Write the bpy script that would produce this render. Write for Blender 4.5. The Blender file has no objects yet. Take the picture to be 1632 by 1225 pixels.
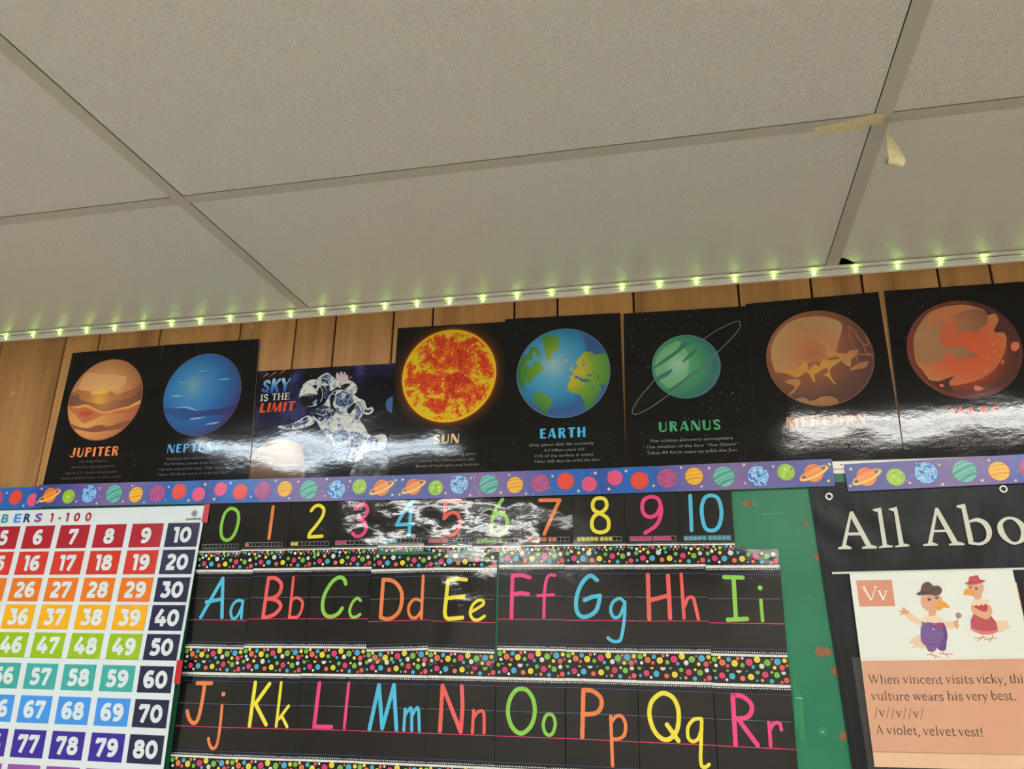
import bpy, math, random
from mathutils import Vector, Matrix, Euler

# ---------------------------------------------------------------- camera, sky, exposure, ceiling lamps
scene = bpy.context.scene
COL = scene.collection
cam_data = bpy.data.cameras.new('camera')
cam_data.sensor_fit = 'HORIZONTAL'
cam_data.sensor_width = 36.0
cam_data.lens = 36.0 * 1266.39 / 1632.0
cam_data.clip_start = 0.02
cam = bpy.data.objects.new('camera', cam_data)
cam.location = (0.90465, -1.6831, 1.59658)
cam.rotation_euler = (1.8947427, -0.0156980, 0.2195688)
COL.objects.link(cam)
scene.camera = cam

world = bpy.data.worlds.new('world')
world.use_nodes = True
world.node_tree.nodes['Background'].inputs[0].default_value = (0.5, 0.55, 0.6, 1)
world.node_tree.nodes['Background'].inputs[1].default_value = 0.05
scene.world = world
scene.view_settings.view_transform = 'Standard'
scene.view_settings.look = 'None'
scene.view_settings.gamma = 1.0
scene.view_settings.exposure = -0.2
scene.view_settings.use_curve_mapping = False
LAMP_POWER = 40.0          # radiance of the fluorescent diffusers
LED_POWER = 40.0
# the recessed 2 x 4 ft fixtures: left edge x, near edge y, colour of the tubes
FIXTURES = [(-1.219, -1.765, (0.80, 0.91, 1.0)), (1.219, -1.765, (1.0, 0.985, 0.95)),
            (-1.219, -3.594, (1.0, 0.99, 0.94)), (1.219, -3.594, (1.0, 0.985, 0.93)),
            (-1.219, -5.423, (1.0, 0.99, 0.95)), (1.219, -5.423, (1.0, 0.985, 0.93))]

# ---------------------------------------------------------------- helpers
def lin(c):
    return tuple((v/255/12.92 if v/255 <= 0.04045 else ((v/255+0.055)/1.055)**2.4) for v in c)

def tag(o, label=None, cat=None, group=None, kind=None):
    if label: o['label'] = label
    if cat: o['category'] = cat
    if group: o['group'] = group
    if kind: o['kind'] = kind
    return o

def empty(name, loc, label, cat, group=None):
    o = bpy.data.objects.new(name, None)
    o.empty_display_size = 0.05
    o.location = loc
    COL.objects.link(o)
    return tag(o, label, cat, group)

def area2(p):
    return sum(p[i][0]*p[(i+1) % len(p)][1] - p[(i+1) % len(p)][0]*p[i][1] for i in range(len(p)))

def clean(p):
    out = []
    for q in p:
        if not out or abs(q[0]-out[-1][0])+abs(q[1]-out[-1][1]) > 1e-6: out.append(q)
    if len(out) > 2 and abs(out[0][0]-out[-1][0])+abs(out[0][1]-out[-1][1]) < 1e-6: out.pop()
    return out

def circle(cx, cz, r, n=28, rz=None, rot=0.0):
    rz = r if rz is None else rz
    c, s = math.cos(rot), math.sin(rot)
    return [(cx + r*math.cos(a)*c - rz*math.sin(a)*s, cz + r*math.cos(a)*s + rz*math.sin(a)*c)
            for a in (2*math.pi*i/n for i in range(n))]

def clip(poly, cx, cz, r, n=64):
    out = list(poly)
    if area2(out) < 0: out.reverse()
    ring = circle(cx, cz, r, n)
    for i in range(n):
        a, b = ring[i], ring[(i+1) % n]
        side = lambda q: (b[0]-a[0])*(q[1]-a[1]) - (b[1]-a[1])*(q[0]-a[0])
        src, out = out, []
        for j in range(len(src)):
            p, q = src[j-1], src[j]
            sp, sq = side(p), side(q)
            if (sp >= 0) != (sq >= 0):
                t = sp/(sp-sq)
                out.append((p[0]+(q[0]-p[0])*t, p[1]+(q[1]-p[1])*t))
            if sq >= 0: out.append(q)
        if not out: return []
    return clean(out)

def smooth(pts, k=5):
    if len(pts) < 3: return list(pts)
    closed = pts[0] == pts[-1]
    P = list(pts[:-1]) if closed else list(pts)
    n = len(P)
    out = []
    segs = n if closed else n-1
    for i in range(segs):
        if closed: p0, p1, p2, p3 = P[i-1], P[i], P[(i+1) % n], P[(i+2) % n]
        else: p0, p1, p2, p3 = P[max(i-1, 0)], P[i], P[i+1], P[min(i+2, n-1)]
        for j in range(k):
            t = j/k
            out.append(tuple(0.5*((2*p1[d]) + (-p0[d]+p2[d])*t + (2*p0[d]-5*p1[d]+4*p2[d]-p3[d])*t*t
                             + (-p0[d]+3*p1[d]-3*p2[d]+p3[d])*t**3) for d in (0, 1)))
    out.append(P[0] if closed else P[-1])
    return out

def ribbon(pts, w, cap='round'):
    """quads along a line of width w (a number or one per point), with round or butt ends"""
    pts = clean2(pts)
    n = len(pts)
    closed = n > 3 and abs(pts[0][0]-pts[-1][0])+abs(pts[0][1]-pts[-1][1]) < 1e-6
    W = w if isinstance(w, (list, tuple)) else [w]*n
    if n == 1: return [circle(pts[0][0], pts[0][1], W[0]/2, 20)]
    L, R = [], []
    for i in range(n):
        a = pts[i-1] if i > 0 else (pts[-2] if closed else pts[i])
        b = pts[i+1] if i < n-1 else (pts[1] if closed else pts[i])
        def nrm(p, q):
            dx, dz = q[0]-p[0], q[1]-p[1]
            l = math.hypot(dx, dz) or 1e-9
            return (-dz/l, dx/l)
        n1 = nrm(a, pts[i]) if a != pts[i] else nrm(pts[i], b)
        n2 = nrm(pts[i], b) if b != pts[i] else n1
        m = (n1[0]+n2[0], n1[1]+n2[1])
        l = math.hypot(*m) or 1e-9
        m = (m[0]/l, m[1]/l)
        k = W[i]/2 / max(0.55, m[0]*n1[0]+m[1]*n1[1])
        L.append((pts[i][0]+m[0]*k, pts[i][1]+m[1]*k))
        R.append((pts[i][0]-m[0]*k, pts[i][1]-m[1]*k))
    out = [[R[i], R[i+1], L[i+1], L[i]] for i in range(n-1)]
    if cap == 'round' and not closed:
        out.append(circle(pts[0][0], pts[0][1], W[0]/2, 20))
        out.append(circle(pts[-1][0], pts[-1][1], W[-1]/2, 20))
    return out

def clean2(p):
    out = [p[0]]
    for q in p[1:]:
        if abs(q[0]-out[-1][0])+abs(q[1]-out[-1][1]) > 1e-6: out.append(q)
    return out

def rounded(q, r, corners=(1, 1, 1, 1), n=5):
    """polygon of a quad (TL, TR, BR, BL) with chosen corners rounded"""
    out = []
    for i in range(4):
        p, a, b = Vector(q[i]), Vector(q[i-1]), Vector(q[(i+1) % 4])
        if not corners[i]:
            out.append(tuple(p)); continue
        u, v = (a-p).normalized(), (b-p).normalized()
        for j in range(n+1):
            t = j/n
            s = p + u*r*(1-t)**2 + v*r*t**2
            out.append(tuple(s))
    return out

class MB:
    """collects polygons in wall coordinates; build() links them as one mesh"""
    def __init__(self): self.v, self.f, self.m, self.mats = [], [], [], []
    def mat(self, m):
        if m not in self.mats: self.mats.append(m)
        return self.mats.index(m)
    def poly(self, p, y, m):
        p = clean(p)
        if len(p) < 3 or abs(area2(p)) < 1e-10: return
        if area2(p) < 0: p = p[::-1]
        i = len(self.v)
        yy = y if callable(y) else (lambda x, z: y)
        e = 4e-6*(len(self.f) % 24)      # a hair apart, so that crossing strokes never share a plane
        self.v += [(a, yy(a, b)-e, b) for a, b in p]
        self.f.append(tuple(range(i, i+len(p)))); self.m.append(self.mat(m))
    def polys(self, ps, y, m):
        for p in ps: self.poly(p, y, m)
    def sheet(self, p, y, t, m, back=None):
        """a sheet of thickness t whose front is at y"""
        p = clean(p)
        if area2(p) < 0: p = p[::-1]
        n, i = len(p), len(self.v)
        yy = y if callable(y) else (lambda x, z: y)
        self.v += [(a, yy(a, b), b) for a, b in p] + [(a, yy(a, b)+t, b) for a, b in p]
        k = self.mat(m); kb = self.mat(back or m)
        self.f.append(tuple(range(i, i+n))); self.m.append(k)
        self.f.append(tuple(range(i+2*n-1, i+n-1, -1))); self.m.append(kb)
        for j in range(n):
            h = (j+1) % n
            self.f.append((i+h, i+j, i+n+j, i+n+h)); self.m.append(kb)
    def box(self, a, b, m):
        i = len(self.v)
        self.v += [(x, y, z) for x in (a[0], b[0]) for y in (a[1], b[1]) for z in (a[2], b[2])]
        k = self.mat(m)
        for q in ((0, 1, 3, 2), (4, 6, 7, 5), (0, 4, 5, 1), (2, 3, 7, 6), (0, 2, 6, 4), (1, 5, 7, 3)):
            self.f.append(tuple(i+j for j in q)); self.m.append(k)
    def quad(self, pts, m):
        i = len(self.v); self.v += [tuple(p) for p in pts]
        self.f.append(tuple(range(i, i+len(pts)))); self.m.append(self.mat(m))
    def grid(self, rows, m, close=False):
        i = len(self.v); w = len(rows[0])
        for r in rows: self.v += [tuple(p) for p in r]
        k = self.mat(m)
        for a in range(len(rows)-1):
            for b in range(w if close else w-1):
                c = (b+1) % w
                self.f.append((i+a*w+b, i+a*w+c, i+(a+1)*w+c, i+(a+1)*w+b)); self.m.append(k)
    def build(self, name, parent=None, origin=(0, 0, 0), shade=False):
        me = bpy.data.meshes.new(name)
        o0 = Vector(origin)
        me.from_pydata([tuple(Vector(v)-o0) for v in self.v], [], self.f)
        for m in self.mats: me.materials.append(m)
        me.polygons.foreach_set('material_index', self.m)
        if shade: me.polygons.foreach_set('use_smooth', [True]*len(self.f))
        me.update()
        o = bpy.data.objects.new(name, me)
        if parent is not None: o.parent = parent
        else: o.location = origin
        COL.objects.link(o)
        return o

# ---------------------------------------------------------------- materials
def nodes(name):
    m = bpy.data.materials.new(name); m.use_nodes = True
    nt = m.node_tree
    return m, nt, nt.nodes['Principled BSDF']

def N(nt, kind, **kw):
    n = nt.nodes.new(kind)
    for k, v in kw.items():
        if k in n.inputs: n.inputs[k].default_value = v
        else: setattr(n, k, v)
    return n

def ripple_group(name, waves):
    """gentle waviness of a laminated or coated sheet: a sum of noises (scale xyz, height in m, detail)"""
    g = bpy.data.node_groups.new(name, 'ShaderNodeTree')
    g.interface.new_socket('Normal', in_out='OUTPUT', socket_type='NodeSocketVector')
    out = g.nodes.new('NodeGroupOutput')
    geo = g.nodes.new('ShaderNodeNewGeometry')
    last = None
    for sc, h, det in waves:
        mp = N(g, 'ShaderNodeMapping'); mp.inputs['Scale'].default_value = sc
        g.links.new(geo.outputs['Position'], mp.inputs['Vector'])
        no = N(g, 'ShaderNodeTexNoise', Scale=1.0, Detail=det)
        g.links.new(mp.outputs['Vector'], no.inputs['Vector'])
        mu = N(g, 'ShaderNodeMath', operation='MULTIPLY'); mu.inputs[1].default_value = h
        g.links.new(no.outputs[0], mu.inputs[0])
        if last is None: last = mu
        else:
            ad = N(g, 'ShaderNodeMath', operation='ADD')
            g.links.new(last.outputs[0], ad.inputs[0]); g.links.new(mu.outputs[0], ad.inputs[1])
            last = ad
    b = N(g, 'ShaderNodeBump', Strength=1.0, Distance=1.0)
    g.links.new(last.outputs[0], b.inputs['Height'])
    g.links.new(b.outputs['Normal'], out.inputs['Normal'])
    return g

RIPPLE = {
    'poster': ripple_group('poster_ripple', [((5.0, 5.0, 7.0), 0.0030, 1.0), ((60, 60, 110), 0.00007, 1.0), ((240, 240, 460), 0.000022, 0.0)]),
    'card': ripple_group('card_ripple', [((11, 11, 9), 0.0016, 1.0), ((50, 50, 80), 0.00009, 2.0), ((300, 300, 420), 0.000014, 0.0)]),
    'film': ripple_group('film_ripple', [((9, 9, 11), 0.0042, 1.0), ((50, 50, 90), 0.00016, 1.5), ((260, 260, 420), 0.00002, 0.0)]),
    'border': ripple_group('border_ripple', [((5, 5, 12), 0.0022, 1.0), ((120, 120, 120), 0.00008, 1.0)]),
    'chart': ripple_group('chart_ripple', [((9, 9, 9), 0.004, 1.0), ((60, 60, 60), 0.0002, 1.0)]),
    'vinyl': ripple_group('vinyl_ripple', [((14, 14, 7), 0.008, 2.0), ((220, 220, 220), 0.00012, 1.0)]),
    'board': ripple_group('board_ripple', [((6, 6, 6), 0.001, 1.0), ((150, 150, 150), 0.00006, 1.0)]),
}
GLOSS = {'poster': 0.075, 'card': 0.09, 'film': 0.07, 'border': 0.33, 'chart': 0.32, 'vinyl': 0.42, 'board': 0.34}

SPEC = {'poster': 0.38, 'board': 0.25, 'vinyl': 0.2, 'chart': 0.3, 'border': 0.4}

def attach(nt, bs, kind):
    if kind:
        g = nt.nodes.new('ShaderNodeGroup'); g.node_tree = RIPPLE[kind]
        nt.links.new(g.outputs[0], bs.inputs['Normal'])
        bs.inputs['Roughness'].default_value = GLOSS[kind]
        bs.inputs['Specular IOR Level'].default_value = SPEC.get(kind, 0.5)

_ink = {}
def ink(rgb, kind='poster'):
    """plain printed colour (sRGB 0-255) under the gloss of its sheet"""
    key = (tuple(rgb), kind)
    if key not in _ink:
        m, nt, bs = nodes('%s_ink_%02x%02x%02x' % ((kind or 'matt',)+tuple(int(v) for v in rgb)))
        bs.inputs['Base Color'].default_value = (*lin(rgb), 1)
        bs.inputs['Roughness'].default_value = 0.6
        attach(nt, bs, kind)
        _ink[key] = m
    return _ink[key]

def ramp(nt, stops, interp='LINEAR'):
    r = N(nt, 'ShaderNodeValToRGB'); cr = r.color_ramp; cr.interpolation = interp
    while len(cr.elements) < len(stops): cr.elements.new(0.5)
    for e, (p, c) in zip(cr.elements, stops):
        e.position = p; e.color = (*lin(c), 1)
    return r

def radial(name, center, r, stops, kind='poster', squash=1.0):
    """printed picture with a round colour gradient about a point of the sheet"""
    m, nt, bs = nodes(name)
    tc = N(nt, 'ShaderNodeTexCoord')
    sub = N(nt, 'ShaderNodeVectorMath', operation='SUBTRACT'); sub.inputs[1].default_value = center
    nt.links.new(tc.outputs['Object'], sub.inputs[0])
    sc = N(nt, 'ShaderNodeVectorMath', operation='MULTIPLY'); sc.inputs[1].default_value = (1/r, 0, squash/r)
    nt.links.new(sub.outputs[0], sc.inputs[0])
    ln = N(nt, 'ShaderNodeVectorMath', operation='LENGTH')
    nt.links.new(sc.outputs[0], ln.inputs[0])
    rp = ramp(nt, stops)
    nt.links.new(ln.outputs['Value'], rp.inputs[0])
    nt.links.new(rp.outputs[0], bs.inputs['Base Color'])
    attach(nt, bs, kind)
    return m

def ramped_noise(name, stops, scale, detail=4, distortion=0.0, rough=0.6, kind=None, bump=None, coords='Object', spec=None, lac=None):
    m, nt, bs = nodes(name)
    tc = N(nt, 'ShaderNodeTexCoord')
    mp = N(nt, 'ShaderNodeMapping'); mp.inputs['Scale'].default_value = scale
    nt.links.new(tc.outputs[coords], mp.inputs['Vector'])
    no = N(nt, 'ShaderNodeTexNoise', Scale=1.0, Detail=detail, Distortion=distortion)
    if lac: no.inputs['Roughness'].default_value = lac
    nt.links.new(mp.outputs['Vector'], no.inputs['Vector'])
    rp = ramp(nt, stops)
    nt.links.new(no.outputs[0], rp.inputs[0])
    nt.links.new(rp.outputs[0], bs.inputs['Base Color'])
    bs.inputs['Roughness'].default_value = rough
    if spec is not None: bs.inputs['Specular IOR Level'].default_value = spec
    if bump:
        b = N(nt, 'ShaderNodeBump', Strength=1.0, Distance=bump)
        nt.links.new(no.outputs[0], b.inputs['Height']); nt.links.new(b.outputs['Normal'], bs.inputs['Normal'])
    attach(nt, bs, kind)
    return m

def plain(name, rgb, rough=0.5, metallic=0.0, spec=0.5):
    m, nt, bs = nodes(name)
    bs.inputs['Base Color'].default_value = (*lin(rgb), 1)
    bs.inputs['Roughness'].default_value = rough
    bs.inputs['Metallic'].default_value = metallic
    bs.inputs['Specular IOR Level'].default_value = spec
    return m

def glow(name, rgb, power, spread=False):
    m, nt, bs = nodes(name)
    bs.inputs['Base Color'].default_value = (0.8, 0.8, 0.8, 1)
    bs.inputs['Emission Color'].default_value = (*rgb, 1)
    bs.inputs['Emission Strength'].default_value = power
    return m

def ceiling_tile_material():
    """vinyl-faced tile: off-white, slightly glossy, with a fine pebbled and ribbed embossing"""
    m, nt, bs = nodes('ceiling_tile')
    bs.inputs['Base Color'].default_value = (*lin((216, 214, 206)), 1)
    bs.inputs['Roughness'].default_value = 0.31
    bs.inputs['Specular IOR Level'].default_value = 0.5
    geo = N(nt, 'ShaderNodeNewGeometry')
    mp = N(nt, 'ShaderNodeMapping'); mp.inputs['Scale'].default_value = (230, 150, 150)
    nt.links.new(geo.outputs['Position'], mp.inputs['Vector'])
    n1 = N(nt, 'ShaderNodeTexNoise', Scale=1.0, Detail=2.0, Distortion=0.6)
    nt.links.new(mp.outputs['Vector'], n1.inputs['Vector'])
    n2 = N(nt, 'ShaderNodeTexVoronoi', Scale=1.6)
    nt.links.new(mp.outputs['Vector'], n2.inputs['Vector'])
    mx = N(nt, 'ShaderNodeMath', operation='MULTIPLY_ADD'); mx.inputs[1].default_value = 0.5
    nt.links.new(n2.outputs['Distance'], mx.inputs[0]); nt.links.new(n1.outputs[0], mx.inputs[2])
    b = N(nt, 'ShaderNodeBump', Strength=1.0, Distance=0.0022)
    nt.links.new(mx.outputs[0], b.inputs['Height']); nt.links.new(b.outputs['Normal'], bs.inputs['Normal'])
    return m

def wood_material():
    """varnished pecan panelling: upright grain, a tone of its own for every plank"""
    m, nt, bs = nodes('panelling_wood')
    geo = N(nt, 'ShaderNodeNewGeometry')
    at = N(nt, 'ShaderNodeAttribute', attribute_name='plank')
    off = N(nt, 'ShaderNodeVectorMath', operation='MULTIPLY_ADD')
    off.inputs[1].default_value = (7.0, 3.0, 11.0)
    nt.links.new(at.outputs['Color'], off.inputs[0]); nt.links.new(geo.outputs['Position'], off.inputs[2])
    mp = N(nt, 'ShaderNodeMapping'); mp.inputs['Scale'].default_value = (13, 1, 0.9)
    nt.links.new(off.outputs[0], mp.inputs['Vector'])
    n1 = N(nt, 'ShaderNodeTexNoise', Scale=1.0, Detail=3.0, Distortion=0.5)
    nt.links.new(mp.outputs['Vector'], n1.inputs['Vector'])
    r1 = ramp(nt, [(0.30, (138, 97, 54)), (0.45, (169, 123, 73)), (0.58, (180, 133, 80)), (0.75, (154, 110, 65))])
    nt.links.new(n1.outputs[0], r1.inputs[0])
    mp2 = N(nt, 'ShaderNodeMapping'); mp2.inputs['Scale'].default_value = (260, 1, 5)
    nt.links.new(off.outputs[0], mp2.inputs['Vector'])
    n2 = N(nt, 'ShaderNodeTexNoise', Scale=1.0, Detail=2.0)
    nt.links.new(mp2.outputs['Vector'], n2.inputs['Vector'])
    r2 = ramp(nt, [(0.3, (240, 237, 232)), (0.6, (255, 255, 255))])
    nt.links.new(n2.outputs[0], r2.inputs[0])
    mx = N(nt, 'ShaderNodeMix', data_type='RGBA', blend_type='MULTIPLY'); mx.inputs[0].default_value = 1.0
    nt.links.new(r1.outputs[0], mx.inputs[6]); nt.links.new(r2.outputs[0], mx.inputs[7])
    hv = N(nt, 'ShaderNodeHueSaturation')
    sp = N(nt, 'ShaderNodeSeparateColor'); nt.links.new(at.outputs['Color'], sp.inputs[0])
    mr = N(nt, 'ShaderNodeMapRange'); mr.inputs['To Min'].default_value = 0.92; mr.inputs['To Max'].default_value = 1.12
    nt.links.new(sp.outputs[0], mr.inputs['Value']); nt.links.new(mr.outputs[0], hv.inputs['Value'])
    nt.links.new(mx.outputs[2], hv.inputs['Color'])
    nt.links.new(hv.outputs[0], bs.inputs['Base Color'])
    bs.inputs['Roughness'].default_value = 0.42
    bs.inputs['Specular IOR Level'].default_value = 0.35
    b = N(nt, 'ShaderNodeBump', Strength=0.4, Distance=0.0004)
    nt.links.new(n2.outputs[0], b.inputs['Height']); nt.links.new(b.outputs['Normal'], bs.inputs['Normal'])
    return m

def clear_film(name, gloss=0.10, rough=0.08, kind='card'):
    m, nt, bs = nodes(name)
    nt.nodes.remove(bs)
    out = nt.nodes['Material Output']
    tr = N(nt, 'ShaderNodeBsdfTransparent'); gl = N(nt, 'ShaderNodeBsdfGlossy'); gl.inputs['Roughness'].default_value = rough
    mx = N(nt, 'ShaderNodeMixShader'); mx.inputs[0].default_value = gloss
    g = nt.nodes.new('ShaderNodeGroup'); g.node_tree = RIPPLE[kind]
    nt.links.new(g.outputs[0], gl.inputs['Normal'])
    nt.links.new(tr.outputs[0], mx.inputs[1]); nt.links.new(gl.outputs[0], mx.inputs[2])
    nt.links.new(mx.outputs[0], out.inputs['Surface'])
    return m

# ---------------------------------------------------------------- lettering
_txt = {}
def typeset(s, bold=0.0):
    """outlines of a line of sans-serif type: polygons in em units and the width of the line"""
    key = (s, bold)
    if key not in _txt:
        cu = bpy.data.curves.new('type', 'FONT'); cu.body = s; cu.size = 1.0; cu.offset = bold; cu.resolution_u = 3
        o = bpy.data.objects.new('type', cu); COL.objects.link(o)
        dg = bpy.context.evaluated_depsgraph_get()
        e = o.evaluated_get(dg); me = e.to_mesh()
        V = [(v.co.x, v.co.y) for v in me.vertices]
        ps = [[V[i] for i in p.vertices] for p in me.polygons]
        e.to_mesh_clear(); bpy.data.objects.remove(o); bpy.data.curves.remove(cu)
        xs = [a for p in ps for a, b in p]; zs = [b for p in ps for a, b in p]
        _txt[key] = (ps, (min(xs), max(xs), min(zs), max(zs)))
    return _txt[key]

def put_text(mb, s, box, y, m, bold=0.0, slope=0.0, keep=None):
    """fit a line of type between x0 and x1 on the baseline z0; box = (x0, x1, z0, capital height)"""
    ps, (a, b, c, d) = typeset(s, bold)
    x0, x1, z0, h = box
    kx = (x1-x0)/(b-a); kz = h/0.729
    for p in ps:
        mb.poly([(x0+(u-a)*kx, z0+v*kz+((u-a)*kx)*slope) for u, v in p], y, m)

# serif letters as pen strokes: (advance, [(width, points, curved)], [(x, z, half width) of the serifs]); x-height .48, capitals .69
TK, TN = 0.085, 0.042
SERIF = {
 'W': (1.0, [(TK, [(.09,.67),(.30,.02)],0),(TN,[(.30,.02),(.50,.67)],0),(TK,[(.46,.67),(.68,.02)],0),(TN,[(.68,.02),(.91,.67)],0)], [(.09,.675,.09),(.48,.675,.09),(.91,.675,.08)]),
 'V': (.72, [(TK, [(.10,.67),(.37,.02)],0),(TN,[(.37,.02),(.62,.67)],0)], [(.10,.675,.10),(.62,.675,.09)]),
 'A': (.70, [(TN, [(.09,.01),(.34,.69)],0),(TK,[(.34,.69),(.60,.01)],0),(TN,[(.18,.25),(.50,.25)],0)], [(.09,.015,.09),(.60,.015,.10)]),
 'I': (.40, [(.12, [(.20,0),(.20,.69)],0)], [(.20,.015,.15),(.20,.675,.15)]),
 'S': (.58, [(.10, [(.47,.52),(.40,.64),(.27,.67),(.12,.60),(.12,.46),(.28,.36),(.45,.26),(.46,.11),(.30,.02),(.15,.06),(.08,.18)],1)], []),
 'T': (.66, [(.12, [(.33,0),(.33,.69)],0),(TN,[(.06,.67),(.60,.67)],0),(TN,[(.07,.67),(.07,.53)],0),(TN,[(.59,.67),(.59,.53)],0)], [(.33,.015,.13)]),
 'H': (.82, [(.12, [(.17,0),(.17,.69)],0),(.12,[(.64,0),(.64,.69)],0),(TN,[(.17,.36),(.64,.36)],0)], [(.17,.015,.14),(.17,.675,.14),(.64,.015,.14),(.64,.675,.14)]),
 'E': (.66, [(.12, [(.17,0),(.17,.69)],0),(TN,[(.17,.67),(.58,.67)],0),(TN,[(.17,.36),(.45,.36)],0),(TN,[(.17,.02),(.60,.02)],0),(TN,[(.57,.67),(.57,.53)],0),(TN,[(.59,.02),(.59,.17)],0),(TN,[(.44,.44),(.44,.28)],0)], [(.12,.015,.10),(.12,.675,.10)]),
 'h': (.60, [(TK, [(.13,0),(.13,.73)],0),(TN,[(.14,.34),(.22,.44),(.32,.47),(.43,.43),(.46,.32)],1),(TK,[(.46,.34),(.46,0)],0)], [(.13,.015,.11),(.46,.015,.11),(.09,.72,.07)]),
 'n': (.60, [(TK, [(.13,0),(.13,.46)],0),(TN,[(.14,.34),(.22,.44),(.32,.47),(.43,.43),(.46,.32)],1),(TK,[(.46,.34),(.46,0)],0)], [(.13,.015,.11),(.46,.015,.11),(.09,.455,.07)]),
 'u': (.60, [(TK, [(.13,.46),(.13,.15)],0),(TN,[(.13,.17),(.16,.06),(.26,.02),(.36,.05),(.45,.15)],1),(TK,[(.46,.46),(.46,.0)],0)], [(.08,.455,.08),(.41,.455,.08),(.50,.015,.06)]),
 'e': (.50, [(TN, [(.09,.27),(.41,.27)],0),(TK*.9,[(.41,.27),(.39,.40),(.26,.47),(.13,.41),(.08,.24),(.13,.08),(.27,.015),(.42,.09)],1)], []),
 'c': (.47, [(TK*.9,[(.39,.37),(.34,.45),(.24,.46),(.12,.39),(.08,.23),(.13,.08),(.26,.015),(.40,.09)],1)], []),
 'o': (.54, [(TK*.9,[(.27,.465),(.42,.40),(.46,.24),(.42,.08),(.27,.015),(.12,.08),(.08,.24),(.12,.40),(.27,.465)],1)], []),
 'v': (.52, [(TK, [(.09,.46),(.26,.01)],0),(TN,[(.26,.01),(.43,.46)],0)], [(.09,.46,.09),(.43,.46,.08)]),
 'w': (.78, [(TK, [(.09,.46),(.24,.01)],0),(TN,[(.24,.01),(.40,.46)],0),(TK,[(.38,.46),(.54,.01)],0),(TN,[(.54,.01),(.70,.46)],0)], [(.09,.46,.09),(.39,.46,.07),(.70,.46,.08)]),
 'y': (.52, [(TK, [(.09,.46),(.26,.02)],0),(TN,[(.43,.46),(.24,-.08),(.16,-.19),(.08,-.19)],0)], [(.09,.46,.09),(.43,.46,.08)]),
 'i': (.30, [(TK, [(.15,0),(.15,.46)],0),(.10,[(.145,.63),(.155,.63)],0)], [(.15,.015,.11),(.11,.455,.07)]),
 'l': (.30, [(TK, [(.15,0),(.15,.73)],0)], [(.15,.015,.11),(.11,.72,.07)]),
 't': (.36, [(TK, [(.15,.58),(.15,.10),(.22,.02),(.33,.05)],0),(TN,[(.03,.455),(.32,.455)],0)], []),
 's': (.43, [(TK*.8,[(.36,.36),(.30,.45),(.20,.46),(.10,.40),(.12,.29),(.24,.24),(.36,.18),(.37,.07),(.22,.01),(.12,.03),(.06,.13)],1)], []),
 'k': (.58, [(TK, [(.13,0),(.13,.73)],0),(TN,[(.16,.22),(.42,.45)],0),(TK,[(.26,.30),(.48,.01)],0)], [(.13,.015,.11),(.48,.015,.09),(.09,.72,.07),(.42,.455,.09)]),
 'r': (.42, [(TK, [(.13,0),(.13,.46)],0),(TN,[(.14,.32),(.22,.44),(.32,.46)],1),(.10,[(.33,.42),(.34,.42)],0)], [(.14,.015,.12),(.09,.455,.07)]),
 'a': (.51, [(TK, [(.38,.33),(.38,.06),(.47,.03)],0),(TN,[(.38,.33),(.34,.44),(.22,.46),(.10,.38)],1),(TK*.8,[(.38,.27),(.20,.24),(.09,.15),(.12,.04),(.23,.02),(.38,.12)],1)], []),
 'b': (.56, [(TK, [(.12,.04),(.12,.73)],0),(TK*.8,[(.13,.36),(.26,.46),(.40,.42),(.47,.25),(.42,.08),(.28,.01),(.13,.07)],1)], [(.08,.72,.07)]),
 '.': (.26, [(.11,[(.125,.04),(.135,.04)],0)], []),
 ',': (.26, [(.10,[(.13,.04),(.14,-.03),(.08,-.14)],0)], []),
 '!': (.30, [(.10,[(.15,.69),(.15,.22)],0),(.11,[(.145,.04),(.155,.04)],0)], []),
 '/': (.42, [(TN,[(.06,-.14),(.34,.75)],0)], []),
}
def serif_text(mb, s, x0, x1, z0, h, y, m, slope=0.0):
    """serif type between x0 and x1 on baseline z0, capital height h"""
    em = h/0.69
    total = sum(SERIF[c][0] for c in s) - 0.06
    kx = (x1-x0)/total
    x = -0.03
    for c in s:
        adv, st, se = SERIF[c]
        T = lambda p: (x0+(x+p[0])*kx, z0+p[1]*em+(x+p[0])*kx*slope)
        for w, pts, cu in st:
            pts = [T(p) for p in pts]
            if cu: pts = smooth(pts, 4)
            dot = len(pts) == 2 and abs(pts[0][0]-pts[1][0])+abs(pts[0][1]-pts[1][1]) < em*.03
            mb.polys(ribbon(pts, w*em, 'round' if dot else 'butt'), y, m)
        for px, pz, hw in se:
            mb.polys(ribbon([T((px-hw, pz)), T((px+hw, pz))], 0.035*em, 'butt'), y, m)
        x += adv

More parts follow.
